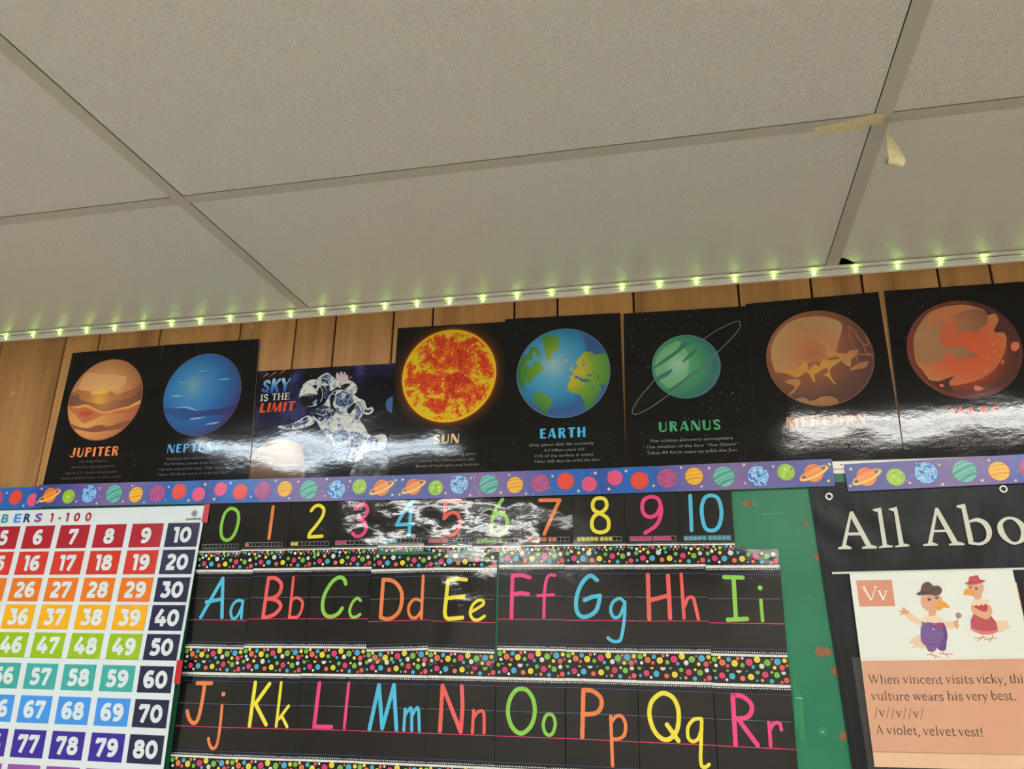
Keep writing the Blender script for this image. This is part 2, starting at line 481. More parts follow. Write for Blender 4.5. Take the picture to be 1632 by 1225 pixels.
# heavy display capitals with one fat stem and hairline arms, (advance, [(width, points, curved)]), height 1
FA, HA = 0.27, 0.10
DECO = {
 'J': (.62, [(FA,[(.42,1),(.42,.25)],0),(HA,[(.48,.30),(.42,.08),(.25,.04),(.08,.10),(.06,.22)],1)]),
 'U': (.80, [(FA,[(.17,1),(.17,.25)],0),(HA+.05,[(.12,.32),(.18,.12),(.40,.05),(.60,.12),(.66,.30)],1),(HA,[(.67,.26),(.67,1)],0)]),
 'P': (.74, [(FA,[(.18,1),(.18,0)],0),(HA+.05,[(.25,.93),(.52,.92),(.63,.74),(.52,.54),(.25,.52)],1)]),
 'I': (.40, [(FA,[(.20,1),(.20,0)],0)]),
 'T': (.74, [(FA,[(.37,.95),(.37,0)],0),(HA+.04,[(.03,.93),(.71,.93)],0)]),
 'E': (.66, [(FA,[(.18,1),(.18,0)],0),(HA+.03,[(.2,.935),(.60,.935)],0),(HA+.02,[(.2,.53),(.54,.53)],0),(HA+.03,[(.2,.065),(.62,.065)],0)]),
 'R': (.80, [(FA,[(.18,1),(.18,0)],0),(HA+.04,[(.25,.93),(.50,.92),(.62,.76),(.50,.57),(.25,.55)],1),(FA*.85,[(.42,.52),(.64,0)],0)]),
 'N': (.84, [(HA,[(.08,1),(.08,0)],0),(FA,[(.15,1),(.66,0)],0),(HA,[(.75,1),(.75,0)],0)]),
 'A': (.84, [(HA,[(.06,0),(.38,.98)],0),(FA,[(.42,1),(.68,0)],0),(HA,[(.16,.27),(.60,.27)],0)]),
 'H': (.84, [(FA,[(.18,1),(.18,0)],0),(FA*.9,[(.68,1),(.68,0)],0),(HA,[(.2,.52),(.68,.52)],0)]),
 'S': (.66, [(FA*.72,[(.56,.76),(.46,.91),(.26,.91),(.13,.76),(.22,.58),(.42,.45),(.54,.27),(.44,.09),(.24,.08),(.09,.22)],1)]),
 'M': (1.02, [(HA,[(.07,0),(.14,1)],0),(FA*.8,[(.18,1),(.46,0)],0),(HA,[(.47,0),(.80,1)],0),(FA,[(.82,1),(.86,0)],0)]),
 'C': (.70, [(FA*.8,[(.30,.92),(.14,.74),(.12,.5),(.14,.26),(.30,.08)],1),(HA,[(.60,.75),(.52,.91),(.30,.95)],1),(HA,[(.60,.25),(.52,.09),(.30,.05)],1)]),
 'Y': (.78, [(FA,[(.12,1),(.42,.42)],0),(HA,[(.70,1),(.42,.45)],0),(FA*.85,[(.42,.48),(.42,0)],0)]),
 'K': (.80, [(FA,[(.18,1),(.18,0)],0),(FA*.7,[(.68,1),(.26,.46)],0),(FA*.9,[(.34,.62),(.68,0)],0)]),
 'L': (.64, [(FA,[(.18,1),(.18,0)],0),(FA*.75,[(.2,.10),(.62,.10)],0)]),
}
def deco_text(mb, s, x0, x1, z0, h, y, m, slope=0.0, gap=0.12, lean=0.0, fat=1.0, cap='butt'):
    total = sum(DECO[c][0]+gap for c in s)-gap
    kx = (x1-x0)/total
    x = 0.0
    for c in s:
        adv, st = DECO[c]
        for w, pts, cu in st:
            pts = [(x0+(x+p[0]+lean*p[1])*kx, z0+p[1]*h+(x+p[0])*kx*slope) for p in pts]
            if cu: pts = smooth(pts, 4)
            mb.polys(ribbon(pts, w*fat*min(kx, h), cap), y, m)
        x += adv+gap

# heavy monoline figures of the number chart, height 1
FW = 0.245
FIG = {
 '0': (.80, [[(.40,.88),(.60,.76),(.67,.5),(.60,.24),(.40,.12),(.20,.24),(.13,.5),(.20,.76),(.40,.88)]]),
 '1': (.50, [[(.32,1),(.32,0)],[(.06,.89),(.32,.89)]]),
 '2': (.72, [[(.12,.76),(.24,.87),(.40,.88),(.55,.78),(.54,.62),(.44,.48),(.14,.16)],[(.08,.115),(.66,.115)]]),
 '3': (.70, [[(.08,.885),(.58,.885)],[(.54,.87),(.33,.60)],[(.30,.55),(.46,.53),(.56,.42),(.55,.25),(.42,.13),(.24,.12),(.08,.21)]]),
 '4': (.82, [[(.46,1.0),(.12,.36)],[(.06,.30),(.80,.30)],[(.56,.58),(.56,0)]]),
 '5': (.72, [[(.62,.885),(.18,.885)],[(.22,.90),(.20,.55)],[(.16,.55),(.40,.57),(.56,.47),(.57,.28),(.46,.14),(.26,.115),(.09,.20)]]),
 '6': (.76, [[(.62,.84),(.46,.89),(.28,.82),(.15,.58),(.15,.36),(.24,.17),(.40,.12),(.56,.17),(.62,.32),(.54,.49),(.38,.53),(.20,.42)]]),
 '7': (.74, [[(.06,.885),(.68,.885)],[(.60,.90),(.28,0)],[(.12,.90),(.12,.70)]]),
 '8': (.76, [[(.38,.88),(.55,.82),(.57,.67),(.38,.54),(.19,.67),(.21,.82),(.38,.88)],[(.38,.52),(.58,.44),(.62,.28),(.52,.14),(.38,.12),(.24,.14),(.14,.28),(.18,.44),(.38,.52)]]),
 '9': (.76, [[(.14,.16),(.30,.11),(.48,.18),(.61,.42),(.61,.64),(.52,.83),(.36,.88),(.20,.83),(.14,.68),(.22,.51),(.38,.47),(.56,.58)]]),
 '-': (.44, [[(.08,.40),(.36,.40)]]),
}
def figures(mb, s, cx, z0, h, y, m, fat=1.0, gap=0.02, kx=1.0):
    total = sum(FIG[c][0]+gap for c in s)-gap
    x = -total/2
    for c in s:
        for pts in FIG[c][1]:
            cu = len(pts) > 3
            pts = [(cx+(x+p[0])*h*kx, z0+p[1]*h) for p in pts]
            mb.polys(ribbon(smooth(pts, 4) if cu else pts, FW*h*fat, 'butt'), y, m)
        x += FIG[c][0]+gap

# pen strokes of every hand-written character and outlines of the printed artwork,
# x and z on the wall in tenths of a millimetre
STROKES = {
 'A':[[(-1450,17437),(-1879,16586)],[(-1450,17437),(-1347,16589)],[(-1786,16916),(-1414,16985)]],
 'a':[[(-872,16939),(-1007,16952),(-1113,16861),(-1144,16706),(-1088,16578),(-986,16592),(-895,16785),(-870,16926)],[(-879,16926),(-866,16575)]],
 'B':[[(-310,17446),(-343,16596)],[(-309,17438),(-126,17433),(21,17302),(-1,17121),(-134,17018),(-320,16987)],[(-320,16992),(-70,16967),(61,16840),(-36,16687),(-200,16610),(-337,16594)]],
 'b':[[(300,17457),(296,16600)],[(294,16943),(415,17019),(561,16943),(572,16766),(488,16614),(305,16601)]],
 'C':[[(1564,17312),(1513,17415),(1396,17453),(1236,17351),(1091,17097),(1059,16844),(1133,16669),(1277,16620),(1439,16683),(1526,16796)]],
 'c':[[(1942,16959),(1855,17009),(1752,16909),(1705,16747),(1763,16623),(1873,16624),(1952,16674)]],
 'D':[[(2431,17399),(2426,16627)],[(2431,17399),(2652,17373),(2826,17223),(2887,17024),(2854,16777),(2729,16629),(2571,16579),(2427,16615)]],
 'd':[[(3339,17472),(3345,16609)],[(3327,16951),(3190,16995),(3075,16901),(3049,16753),(3119,16620),(3238,16621),(3325,16731)]],
 'E':[[(3905,17383),(3880,17026),(3863,16709),(3925,16601),(4056,16602),(4250,16620)],[(3905,17383),(4102,17419),(4300,17394)],[(3881,17013),(4260,17051)]],
 'e':[[(4440,16737),(4567,16809),(4693,16894),(4678,16966),(4575,16966),(4462,16869),(4415,16712),(4483,16593),(4600,16577),(4726,16654)]],
 'F':[[(5311,17476),(5299,16635)],[(5311,17476),(5503,17488),(5681,17434)],[(5304,17088),(5482,17120),(5646,17101)]],
 'f':[[(6211,17473),(6111,17485),(6035,17389),(5991,17101),(5980,16639)],[(5848,17070),(6186,17084)]],
 'G':[[(7087,17378),(6939,17467),(6770,17306),(6662,17044),(6659,16785),(6762,16657),(6941,16686),(7077,16815),(7141,17068)],[(7141,17068),(6977,17045),(6826,16981)]],
 'g':[[(7626,16946),(7540,17017),(7405,16945),(7351,16788),(7413,16647),(7530,16676),(7618,16875)],[(7640,16946),(7623,16648),(7548,16256),(7459,16186),(7358,16199),(7286,16253)]],
 'H':[[(8118,17477),(8114,16624)],[(8519,17461),(8524,16641)],[(8128,16976),(8516,17076)]],
 'h':[[(8780,17488),(8793,16643)],[(8820,16879),(8884,17020),(8984,17034),(9019,16908),(9068,16631)]],
 'I':[[(9615,17428),(9963,17418)],[(9791,17419),(9782,16636)],[(9629,16616),(9988,16637)]],
 'i':[[(10275,16989),(10277,16607)],[(10277,17222),(10283,17222)]],
 'J':[[(-1752,15196),(-1411,15204)],[(-1572,15200),(-1578,14838),(-1623,14478),(-1716,14387),(-1838,14472),(-1909,14623)]],
 'j':[[(-1084,14762),(-1072,14370),(-1092,13995),(-1184,13905),(-1272,13988),(-1313,14099)],[(-1090,14989),(-1083,14990)]],
 'K':[[(-351,15241),(-376,14380)],[(-12,15223),(-291,14822)],[(-289,14809),(5,14418)]],
 'k':[[(259,15255),(244,14389)],[(484,14794),(294,14539)],[(345,14602),(495,14392)]],
 'L':[[(1142,15263),(1106,14417)],[(1107,14412),(1492,14418)]],
 'l':[[(1808,15278),(1782,14403)]],
 'M':[[(2344,14410),(2490,15257)],[(2490,15257),(2620,14432)],[(2620,14432),(2820,15264)],[(2820,15264),(2929,14418)]],
 'm':[[(3091,14807),(3088,14412)],[(3091,14675),(3161,14785),(3228,14811),(3259,14417)],[(3249,14680),(3310,14802),(3378,14816),(3422,14411)]],
 'N':[[(3872,15277),(3857,14426)],[(3872,15277),(4288,14429)],[(4283,15275),(4314,14879),(4293,14429)]],
 'n':[[(4547,14826),(4534,14414)],[(4539,14672),(4627,14793),(4732,14820),(4766,14727),(4775,14423)]],
 'O':[[(5522,15256),(5652,15224),(5769,15062),(5802,14828),(5735,14594),(5583,14451),(5455,14453),(5324,14581),(5255,14812),(5290,15049),(5405,15218),(5522,15256)]],
 'o':[[(6095,14807),(6179,14759),(6212,14621),(6166,14471),(6091,14423),(6015,14466),(5971,14602),(6014,14754),(6095,14807)]],
 'P':[[(6777,15267),(6743,14413)],[(6777,15267),(6956,15253),(7112,15136),(7123,14977),(7021,14855),(6791,14822)]],
 'p':[[(7304,14798),(7319,13936)],[(7315,14694),(7403,14801),(7516,14805),(7582,14676),(7563,14494),(7463,14413),(7322,14395)]],
 'Q':[[(8342,15248),(8505,15173),(8592,14993),(8594,14761),(8530,14554),(8374,14426),(8225,14466),(8108,14616),(8048,14847),(8084,15057),(8201,15192),(8342,15248)],[(8372,14689),(8572,14415)]],
 'q':[[(9018,14813),(8882,14796),(8766,14664),(8756,14485),(8833,14412),(8944,14467),(9016,14647)],[(9025,14800),(8986,14368),(8964,14117),(8983,13993),(9049,13984),(9112,14029)]],
 'R':[[(9623,15242),(9616,14391)],[(9623,15242),(9783,15233),(9934,15121),(9950,14982),(9849,14864),(9635,14832)],[(9700,14822),(10009,14394)]],
 'r':[[(10244,14788),(10242,14390)],[(10252,14663),(10325,14766),(10430,14782),(10454,14670)]],
 '0':[[(-1425,19034),(-1292,18962),(-1232,18794),(-1261,18519),(-1358,18342),(-1489,18298),(-1610,18387),(-1658,18608),(-1621,18885),(-1530,19009),(-1425,19034)]],
 '1':[[(-381,19047),(-398,18329)]],
 '2':[[(581,18936),(660,19030),(775,19054),(886,18970),(873,18808),(734,18594),(604,18436),(584,18342)],[(584,18342),(903,18356)]],
 '3':[[(1657,18953),(1765,19045),(1895,19029),(1961,18920),(1900,18787),(1748,18724)],[(1748,18724),(1911,18654),(1952,18494),(1876,18377),(1737,18339),(1646,18406)]],
 '4':[[(2956,19056),(2771,18786),(2669,18583)],[(2669,18583),(3055,18590)],[(2984,19082),(2971,18336)]],
 '5':[[(4108,19078),(3784,19063)],[(3784,19063),(3764,18698)],[(3764,18698),(3894,18817),(4049,18800),(4124,18651),(4103,18465),(3997,18348),(3858,18342),(3758,18404)]],
 '6':[[(5065,19087),(4919,18876),(4837,18638),(4847,18427),(4972,18333),(5107,18370),(5185,18526),(5154,18712),(5030,18794),(4894,18743),(4842,18638)]],
 '7':[[(5894,19048),(6321,19043)],[(6321,19043),(6161,18718),(5989,18331)]],
 '8':[[(7178,19066),(7287,19027),(7321,18904),(7270,18808),(7172,18749),(7049,18679),(6998,18535),(7044,18390),(7188,18345),(7321,18397),(7356,18528),(7315,18649),(7172,18744),(7052,18812),(7022,18923),(7068,19032),(7178,19066)]],
 '9':[[(8435,18866),(8352,18701),(8209,18644),(8093,18706),(8056,18851),(8104,19007),(8249,19064),(8389,19012),(8441,18842),(8421,18652),(8319,18464),(8098,18321)]],
 '10':[[(9044,19068),(9032,18358)],[(9464,19062),(9587,19006),(9643,18816),(9628,18581),(9548,18396),(9420,18347),(9309,18400),(9263,18588),(9261,18824),(9335,19013),(9464,19062)]],
}
ART = {
 'jup_far':[[(-6872,22174),(-6537,22217),(-6468,22291),(-6301,22235),(-6094,22223),(-5968,22109),(-5701,22125),(-5567,22127),(-5445,22187),(-5223,22083),(-5037,22149),(-4780,22196),(-4403,22296),(-3879,20484),(-6509,20583)]],
 'jup_mid':[[(-6857,22111),(-6624,22144),(-6516,22123),(-6423,22164),(-6302,22004),(-5994,21911),(-5743,21843),(-5544,21851),(-5389,21909),(-5126,21926),(-4867,21957),(-4684,22038),(-4378,22158),(-3879,20484),(-6509,20583)]],
 'jup_dune':[[(-6794,21836),(-6628,21827),(-6384,21833),(-6084,21860),(-5860,21758),(-5602,21648),(-5369,21651),(-5083,21712),(-4825,21744),(-4317,21829),(-3879,20484),(-6509,20583)]],
 'jup_band':[[(-6786,21798),(-6368,21762),(-6137,21790),(-5883,21707),(-5660,21605),(-5422,21584),(-5137,21648),(-4814,21683),(-4301,21738),(-3879,20484),(-6509,20583)]],
 'jup_low':[[(-6779,21767),(-6444,21644),(-6235,21467),(-6059,21353),(-5791,21431),(-5577,21526),(-5319,21567),(-4923,21569),(-4272,21581),(-3879,20484),(-6509,20583)]],
 'jup_eye':[[(-6258,21650),(-5940,21658),(-5853,21600),(-6078,21520)]],
 'jup_dark':[[(-6701,21428),(-6447,21356),(-6188,21254),(-5911,21211),(-5722,21263),(-5526,21284),(-5385,21241),(-5190,21253),(-5005,21319),(-4752,21367),(-4626,21391),(-4784,21191),(-5036,21143),(-5327,21120),(-5653,21096),(-5960,21130),(-6243,21196),(-6660,21245)]],
 'jup_cloud':[[(-6443,22336),(-6300,22703),(-6064,22720),(-5709,22651),(-5404,22648),(-5187,22573),(-5122,22584),(-5045,22533),(-5076,22350),(-5245,22191),(-5492,22251),(-5672,22308),(-5970,22278),(-6236,22247)]],
 'nep_band':[[(-3966,21674),(-3771,21639),(-3475,21611),(-3136,21616),(-2782,21514),(-2450,21535),(-2055,21562),(-1544,21675),(-1519,21488),(-2097,21393),(-2623,21356),(-2980,21286),(-3291,21326),(-3584,21450),(-3941,21530)]],
 'nep_cloud':[[(-3652,21945),(-3484,21968),(-3307,21936),(-3238,21929),(-3391,21921)],[(-3477,21624),(-3174,21647),(-2999,21609),(-2800,21521),(-2990,21556),(-3168,21609)],[(-3016,21297),(-2921,21333),(-2755,21347),(-2574,21360),(-2749,21307)],[(-2349,22312),(-2200,22326),(-2015,22321),(-2161,22288)],[(-3489,22305),(-3423,22318),(-3349,22288),(-3072,22271),(-3243,22268)],[(-2541,21151),(-2397,21185),(-2136,21210),(-2293,21155)],[(-2966,22572),(-2848,22580),(-2709,22565),(-2844,22558)]],
 'ear_land':[[(5291,22051),(5374,22294),(5459,22447),(5568,22439),(5632,22549),(5588,22620),(5718,22634),(5827,22558),(5870,22419),(5828,22354),(5763,22426),(5740,22519),(5676,22432),(5699,22295),(5547,22305),(5548,22215),(5635,22142),(5700,22138),(5710,22272),(5785,22267),(5893,22215),(5914,22124),(5957,22032),(5872,22037),(5830,21951),(5744,21911),(5681,21804),(5639,21740),(5595,21787),(5489,21749),(5501,21638),(5619,21576),(5598,21555),(5447,21618),(5359,21779)],[(5825,22787),(5933,22871),(6063,22918),(6171,22853),(6300,22821),(6321,22706),(6256,22551),(6278,22505),(6128,22425),(6085,22270),(6032,22262),(5999,22388),(5999,22478),(5956,22595),(5934,22756)],[(5705,21407),(5736,21514),(5832,21531),(5917,21504),(6022,21411),(6149,21350),(6138,21253),(6065,21127),(6002,21001),(5897,21028),(5833,21182),(5727,21296)],[(6538,21743),(6496,21669),(6484,21560),(6567,21468),(6671,21441),(6774,21414),(6815,21347),(6855,21237),(6874,21150),(6934,21030),(7100,21160),(7091,21246),(7164,21349),(7248,21452),(7260,21538),(7211,21627),(7354,21597),(7439,21744),(7505,21914),(7469,22158),(7371,22363),(7225,22351),(7099,22337),(7059,22407),(6934,22438),(6849,22399),(6785,22313),(6699,22208),(6688,22142),(6740,22094),(6676,22010),(6613,21947),(6623,21880),(6539,21853),(6549,21786)],[(6561,21973),(6583,22104),(6604,22125),(6624,22013),(6645,21978)],[(6529,22008),(6561,22039),(6554,21984)],[(6404,22238),(6447,22280),(6500,22254),(6467,22189)]],
 'ear_sea':[[(6633,21792),(6675,21866),(6738,21841),(6779,21783),(6800,21870),(6820,21781),(6882,21755),(6904,21798),(6944,21752),(7017,21736),(6985,21695),(6840,21703),(6757,21763),(6695,21810)],[(6936,21851),(6967,21893),(7060,21854),(7008,21831)],[(7154,21892),(7184,21868),(7214,21768),(7172,21771)],[(7015,21628),(7056,21593),(7105,21471),(7065,21517)],[(7160,21652),(7211,21627),(7241,21593)],[(6825,22177),(6879,22274),(6846,22176)],[(6792,22058),(6845,22109),(6930,22159),(6887,22107)]],
 'ear_dusk':[[(6875,22802),(7107,22785),(7517,22420),(7371,22363),(7225,22346),(7099,22333),(7059,22407),(6934,22438),(6915,22618)]],
 'ura_light':[[(8431,22009),(8514,22230),(8670,22406),(8846,22501),(8983,22545),(9086,22404),(9172,22186),(9170,21923),(9097,21692),(8920,21521),(8736,21454),(8560,21594),(8459,21783)]],
 'ura_band':[[(8366,21907),(8481,22019),(8709,22190),(8962,22359),(9041,22488),(9236,22474),(9058,22340),(8805,22157),(8578,22013)],[(8404,21655),(8544,21778),(8693,21847),(8818,21905),(8738,21766),(8564,21672),(8463,21599)],[(9018,22024),(9173,22212),(9400,22382),(9294,22204),(9143,22095)],[(8648,21381),(9046,21643),(9397,21908),(9803,22275),(9774,22198),(9418,21855),(9092,21588),(8766,21323)],[(8981,21311),(9272,21397),(9521,21589),(9723,21784),(9616,21583),(9366,21367),(9120,21226)]],
 'ura_ring':[[(9516,22547),(9799,22728),(10097,22866),(10263,22918),(10315,22890),(10297,22750),(10110,22525),(9803,22229),(9424,21899),(9046,21571),(8670,21282),(8297,21032),(8038,20910),(7921,20916),(7933,21050),(8126,21331),(8402,21640)],[(8003,20970),(7976,21040),(8142,21272),(8277,21440)]],
 'mer_light':[[(10904,22112),(10953,22333),(11072,22551),(11250,22743),(11461,22852),(11725,22900),(12002,22889),(12231,22814),(12386,22701),(12361,22479),(12268,22241),(12210,22068),(12081,21945),(11898,21869),(11623,21843),(11333,21686),(11017,21684),(10928,21799)]],
 'mer_gold':[[(10929,21700),(11161,21741),(11333,21686),(11504,21829),(11569,21902),(11620,21822),(11637,21689),(11692,21751),(11776,21812),(11849,21763),(11922,21912),(12016,21884),(12211,21893),(12347,21906),(12221,21805),(12075,21705),(12044,21599),(12069,21468),(12134,21357),(12096,21359),(11997,21515),(11915,21563),(12008,21623),(11998,21710),(11919,21693),(11795,21614),(11732,21574),(11737,21423),(11698,21425),(11636,21580),(11565,21650),(11481,21590),(11377,21531),(11284,21580),(11152,21643)]],
 'mer_tan':[[(11493,22769),(11586,22694),(11711,22549),(11859,22448),(12030,22391),(12118,22296),(12123,22163),(12097,22098),(12227,22045),(12397,22012),(12500,22071),(12655,22082),(12602,21954),(12497,21874),(12459,21703),(12335,21798),(12287,21888),(12218,21958),(12081,21945),(12020,22015),(12046,22168),(11977,22261),(11850,22360),(11689,22528)],[(12432,21640),(12620,21779),(12814,21810),(12761,21684),(12605,21651)],[(11116,21459),(11336,21511),(11447,21440),(11355,21294),(11246,21170),(11169,21175),(11320,21339)],[(11284,21050),(11472,21094),(11580,21013),(11697,21028),(11818,21086),(12010,21086),(12148,20962),(11907,20838),(11603,20853),(11343,20951)]],
 'mer_vein':[[(12526,22645),(12513,22445),(12544,22288),(12584,22131)],[(12559,22598),(12685,22344),(12762,22184),(12815,21984),(12945,21953)],[(12837,22333),(12876,22176),(12762,22184)],[(12626,21996),(12867,21937)],[(11086,21570),(11278,21515),(11377,21531)],[(12620,21779),(12602,21954),(12737,21967)]],
 'mar_hi':[[(13742,22191),(13820,22425),(13961,22634),(14115,22798),(14315,22893),(14582,22938),(14876,22924),(15151,22803),(15220,22666),(15353,22699),(15400,22544),(15273,22317),(15461,22260),(15458,22026),(15340,21739),(15160,21501),(14919,21329),(14656,21241),(14327,21197),(14106,21294),(13895,21348),(13845,21519),(13728,21739)]],
 'mar_dust':[[(13751,22190),(13817,22403),(13933,22570),(14062,22692),(14057,22517),(14128,22489),(14235,22591),(14388,22623),(14357,22537),(14293,22477),(14253,22327),(14274,22217),(14238,22091),(14446,22012),(14597,22044),(14761,21926),(14900,21779),(14664,21763),(14460,21734),(14440,21842),(14319,21892),(14289,21809),(14074,21717),(13923,21684),(13783,21736),(13735,21932)],[(14584,22695),(14822,22808),(15097,22807),(15206,22689),(15175,22496),(15072,22418),(14984,22317),(14874,22314),(14825,22350),(14663,22362),(14591,22432),(14637,22560)]],
 'mar_dark':[[(13842,21498),(13877,21349),(14052,21297),(14145,21312),(14391,21391),(14282,21262),(14309,21074),(14103,21148),(13922,21283)],[(14918,23020),(14903,22922),(15169,22801),(15220,22666),(15353,22699),(15396,22522),(15270,22295),(15461,22260),(15571,22061),(15715,22177),(15687,22543),(15463,22821),(15178,22976)]],
 'mar_crater':[[(14912,21454),(14945,21493),(15053,21497),(14971,21429)],[(14554,21392),(14592,21411),(14624,21384),(14585,21359)],[(14787,21336),(14825,21355),(14848,21329),(14808,21302)],[(15188,22066),(15227,22085),(15226,22000),(15187,21982)],[(15181,21855),(15216,21906),(15246,21872),(15198,21791)],[(15037,21739),(15076,21778),(15087,21735),(15053,21700)],[(15297,21638),(15340,21681),(15350,21634),(15307,21591)],[(15531,21979),(15587,22049),(15672,22032),(15672,21927),(15589,21849),(15526,21895)],[(14722,21144),(14753,21173),(14886,21114),(14842,21065),(14735,21061)],[(14095,21221),(14143,21239),(14182,21195),(14133,21171)],[(14488,21317),(14526,21327),(14559,21309),(14512,21295)]],
 'ast_tan':[[(-1261,20209),(-1189,20282),(-1053,20478),(-827,20621),(-567,20699),(-296,20675),(-73,20591),(98,20484),(200,19667),(-1194,19709)]],
 'ast_tan2':[[(-1254,20158),(-876,20158),(-865,20070),(-620,20037),(147,20036),(200,19667),(-1194,19709)]],
 'ast_green':[[(1376,22313),(1414,22495),(2048,22454),(2061,22271),(1996,22093),(1847,21999),(1665,21996),(1501,22084)]],
 'ast_blue':[[(2364,21624),(2390,21232),(2262,21238),(2179,21343),(2157,21470),(2213,21581),(2313,21627)]],
 'ast_moon':[[(1456,19678),(1470,19967),(1653,20203),(1953,20252),(2210,20182),(2338,19961),(2359,19651)]],
 'ast_white':[[(323,22153),(575,22323),(719,22222),(832,22163),(951,22025),(854,21926),(676,21832),(507,21920)],[(-102,21823),(-40,22003),(6,22080),(159,22163),(350,22152),(497,22025),(558,21813),(514,21582),(337,21488),(123,21486),(-22,21584)],[(817,22033),(890,22107),(939,22156),(1129,22106),(1266,22059),(1380,21948),(1404,21817),(1321,21719),(1158,21780),(1043,21890),(934,21922)],[(551,21477),(783,21826),(1045,21863),(1321,21719),(1487,21607),(1634,21396),(1598,21196),(1529,21098),(1645,20943),(1763,20738),(1722,20617),(1411,20654),(1325,20460),(967,20425),(844,20628),(614,20838),(430,21099),(307,21258)],[(-575,20992),(-500,21040),(-259,21055),(-4,21171),(200,21264),(371,21153),(331,21028),(21,20940),(-244,20927),(-325,20930),(-409,20959)],[(868,20652),(1323,20485),(1359,20360),(1276,20143),(1207,20048),(1077,20077),(998,20227),(936,20475)],[(1276,20143),(1329,20411),(1486,20380),(1685,20275),(1671,20141),(1461,20064)],[(1362,20632),(1659,20768),(1870,20684),(2021,20703),(2146,20722),(2241,20632),(2249,20521),(2221,20376),(2126,20307),(1922,20327),(1775,20271),(1592,20327)]],
 'ast_hand':[[(829,22189),(826,22281),(872,22305),(920,22223),(925,22315),(977,22325),(998,22244),(1032,22308),(1073,22292),(1072,22214),(1117,22250),(1145,22170),(1118,22080),(974,22063),(890,22107)]],
 'ast_grey':[[(350,22152),(579,22283),(696,22184),(685,22014),(546,22075),(454,22185)],[(-40,22003),(173,22031),(359,21798),(143,21804),(-65,21730),(-89,21822)],[(827,21643),(946,21791),(1184,21778),(1334,21564),(1187,21444),(950,21457)],[(423,21432),(605,21474),(851,21385),(842,21207),(637,21141),(449,21175)],[(-229,21028),(2,21119),(149,21240),(243,21108),(-65,20995)],[(939,20451),(1299,20461),(1269,20217),(1017,20165)],[(1390,20606),(1637,20719),(1588,20376)],[(1759,20467),(1820,20662),(1871,20660),(1869,20365)],[(1939,20436),(1999,20654),(2043,20407)],[(882,20776),(1134,20866),(1329,20707),(1161,20566),(955,20549)],[(1439,21559),(1584,21373),(1547,21198),(1412,21255)],[(1376,20164),(1488,20355),(1539,20353),(1485,20087)]],
 'ast_dark':[[(-63,21716),(144,21797),(362,21772),(404,21614),(307,21515),(122,21499),(-19,21558)],[(381,21849),(473,22000),(561,21917),(573,21656),(468,21507),(385,21537)],[(982,21971),(1137,22014),(1219,21983),(1097,21873),(987,21919)],[(761,21776),(863,21822),(813,21515),(907,21357),(803,21336),(728,21571)],[(457,22159),(510,22169),(528,22115),(475,22110)],[(241,22027),(337,22008),(346,21929),(275,21959)],[(-246,21054),(-206,21058),(-193,20950),(-247,20952)],[(1327,20435),(1394,20408),(1300,20155),(1261,20168)],[(1194,21368),(1365,21512),(1397,21434),(1258,21237)],[(414,21253),(582,21169),(563,21093),(451,21149)],[(1370,20532),(1589,20364),(1540,20341),(1349,20484)]],
 'ast_dome':[[(-82,21835),(-24,21976),(77,22044),(202,22016),(308,21905),(359,21792),(143,21810),(-39,21741)]],
 'ast_visor':[[(-70,21730),(11,21775),(143,21804),(333,21783),(409,21704),(406,21601),(308,21510),(137,21485),(-4,21544),(-60,21638)]],
 'ast_navy':[[(399,21408),(521,21517),(658,21472),(796,21413),(864,21308),(843,21194),(683,21215),(585,21130),(451,21149),(334,21257),(291,21413)],[(561,21917),(659,22016),(716,21830),(640,21653),(568,21708)],[(230,21365),(345,21410),(414,21253),(337,21231)]],
 'ast_sheen':[[(-13,21753),(145,21789),(322,21769),(149,21752)],[(275,21569),(373,21654),(392,21601),(320,21528)]],
 'ast_line':[[(6,22080),(172,22039),(291,21932),(399,21795),(431,21612),(389,21498)],[(786,21800),(965,21868),(1127,21833)],[(1082,21450),(1286,21516),(1382,21613)],[(844,20628),(1034,20546),(1323,20485)],[(1433,21002),(1581,21096),(1598,21196)],[(967,20425),(1174,20417),(1324,20472)],[(1634,21396),(1516,21250),(1260,21212)],[(1158,21780),(1272,21825),(1330,21925)],[(1775,20271),(1869,20365),(1885,20487)],[(2021,20703),(1995,20532),(2049,20322)],[(202,21251),(313,21207),(387,21127)],[(614,20838),(768,20882),(956,20823),(1132,20891)],[(323,22153),(492,22078),(676,21832)]],
 'ast_white_line':[[(375,22032),(480,21921),(526,21737),(487,21583)],[(689,21702),(788,21774),(875,21692),(866,21512)],[(917,21819),(1047,21843),(1212,21764)],[(1334,21564),(1502,21428),(1568,21248)],[(537,21349),(665,21394),(777,21337)],[(409,21305),(548,21247),(677,21279)],[(842,20653),(1061,20532),(1336,20484)],[(1017,20165),(1149,20123),(1275,20155)],[(1327,20435),(1462,20356),(1551,20206)],[(1591,20339),(1739,20395),(1897,20328)]],
 'ast_flare':[[(19,21582),(84,21605),(131,21537),(84,21475),(12,21518)]],
 'ast_hose':[[(1489,21582),(1598,21525),(1662,21369),(1742,21340),(1805,21362),(1836,21297),(1751,21226),(1606,21258)]],
 'ast_ring':[[(1254,22190),(2056,22349),(2309,22450)],[(1395,22090),(2061,22284)]],
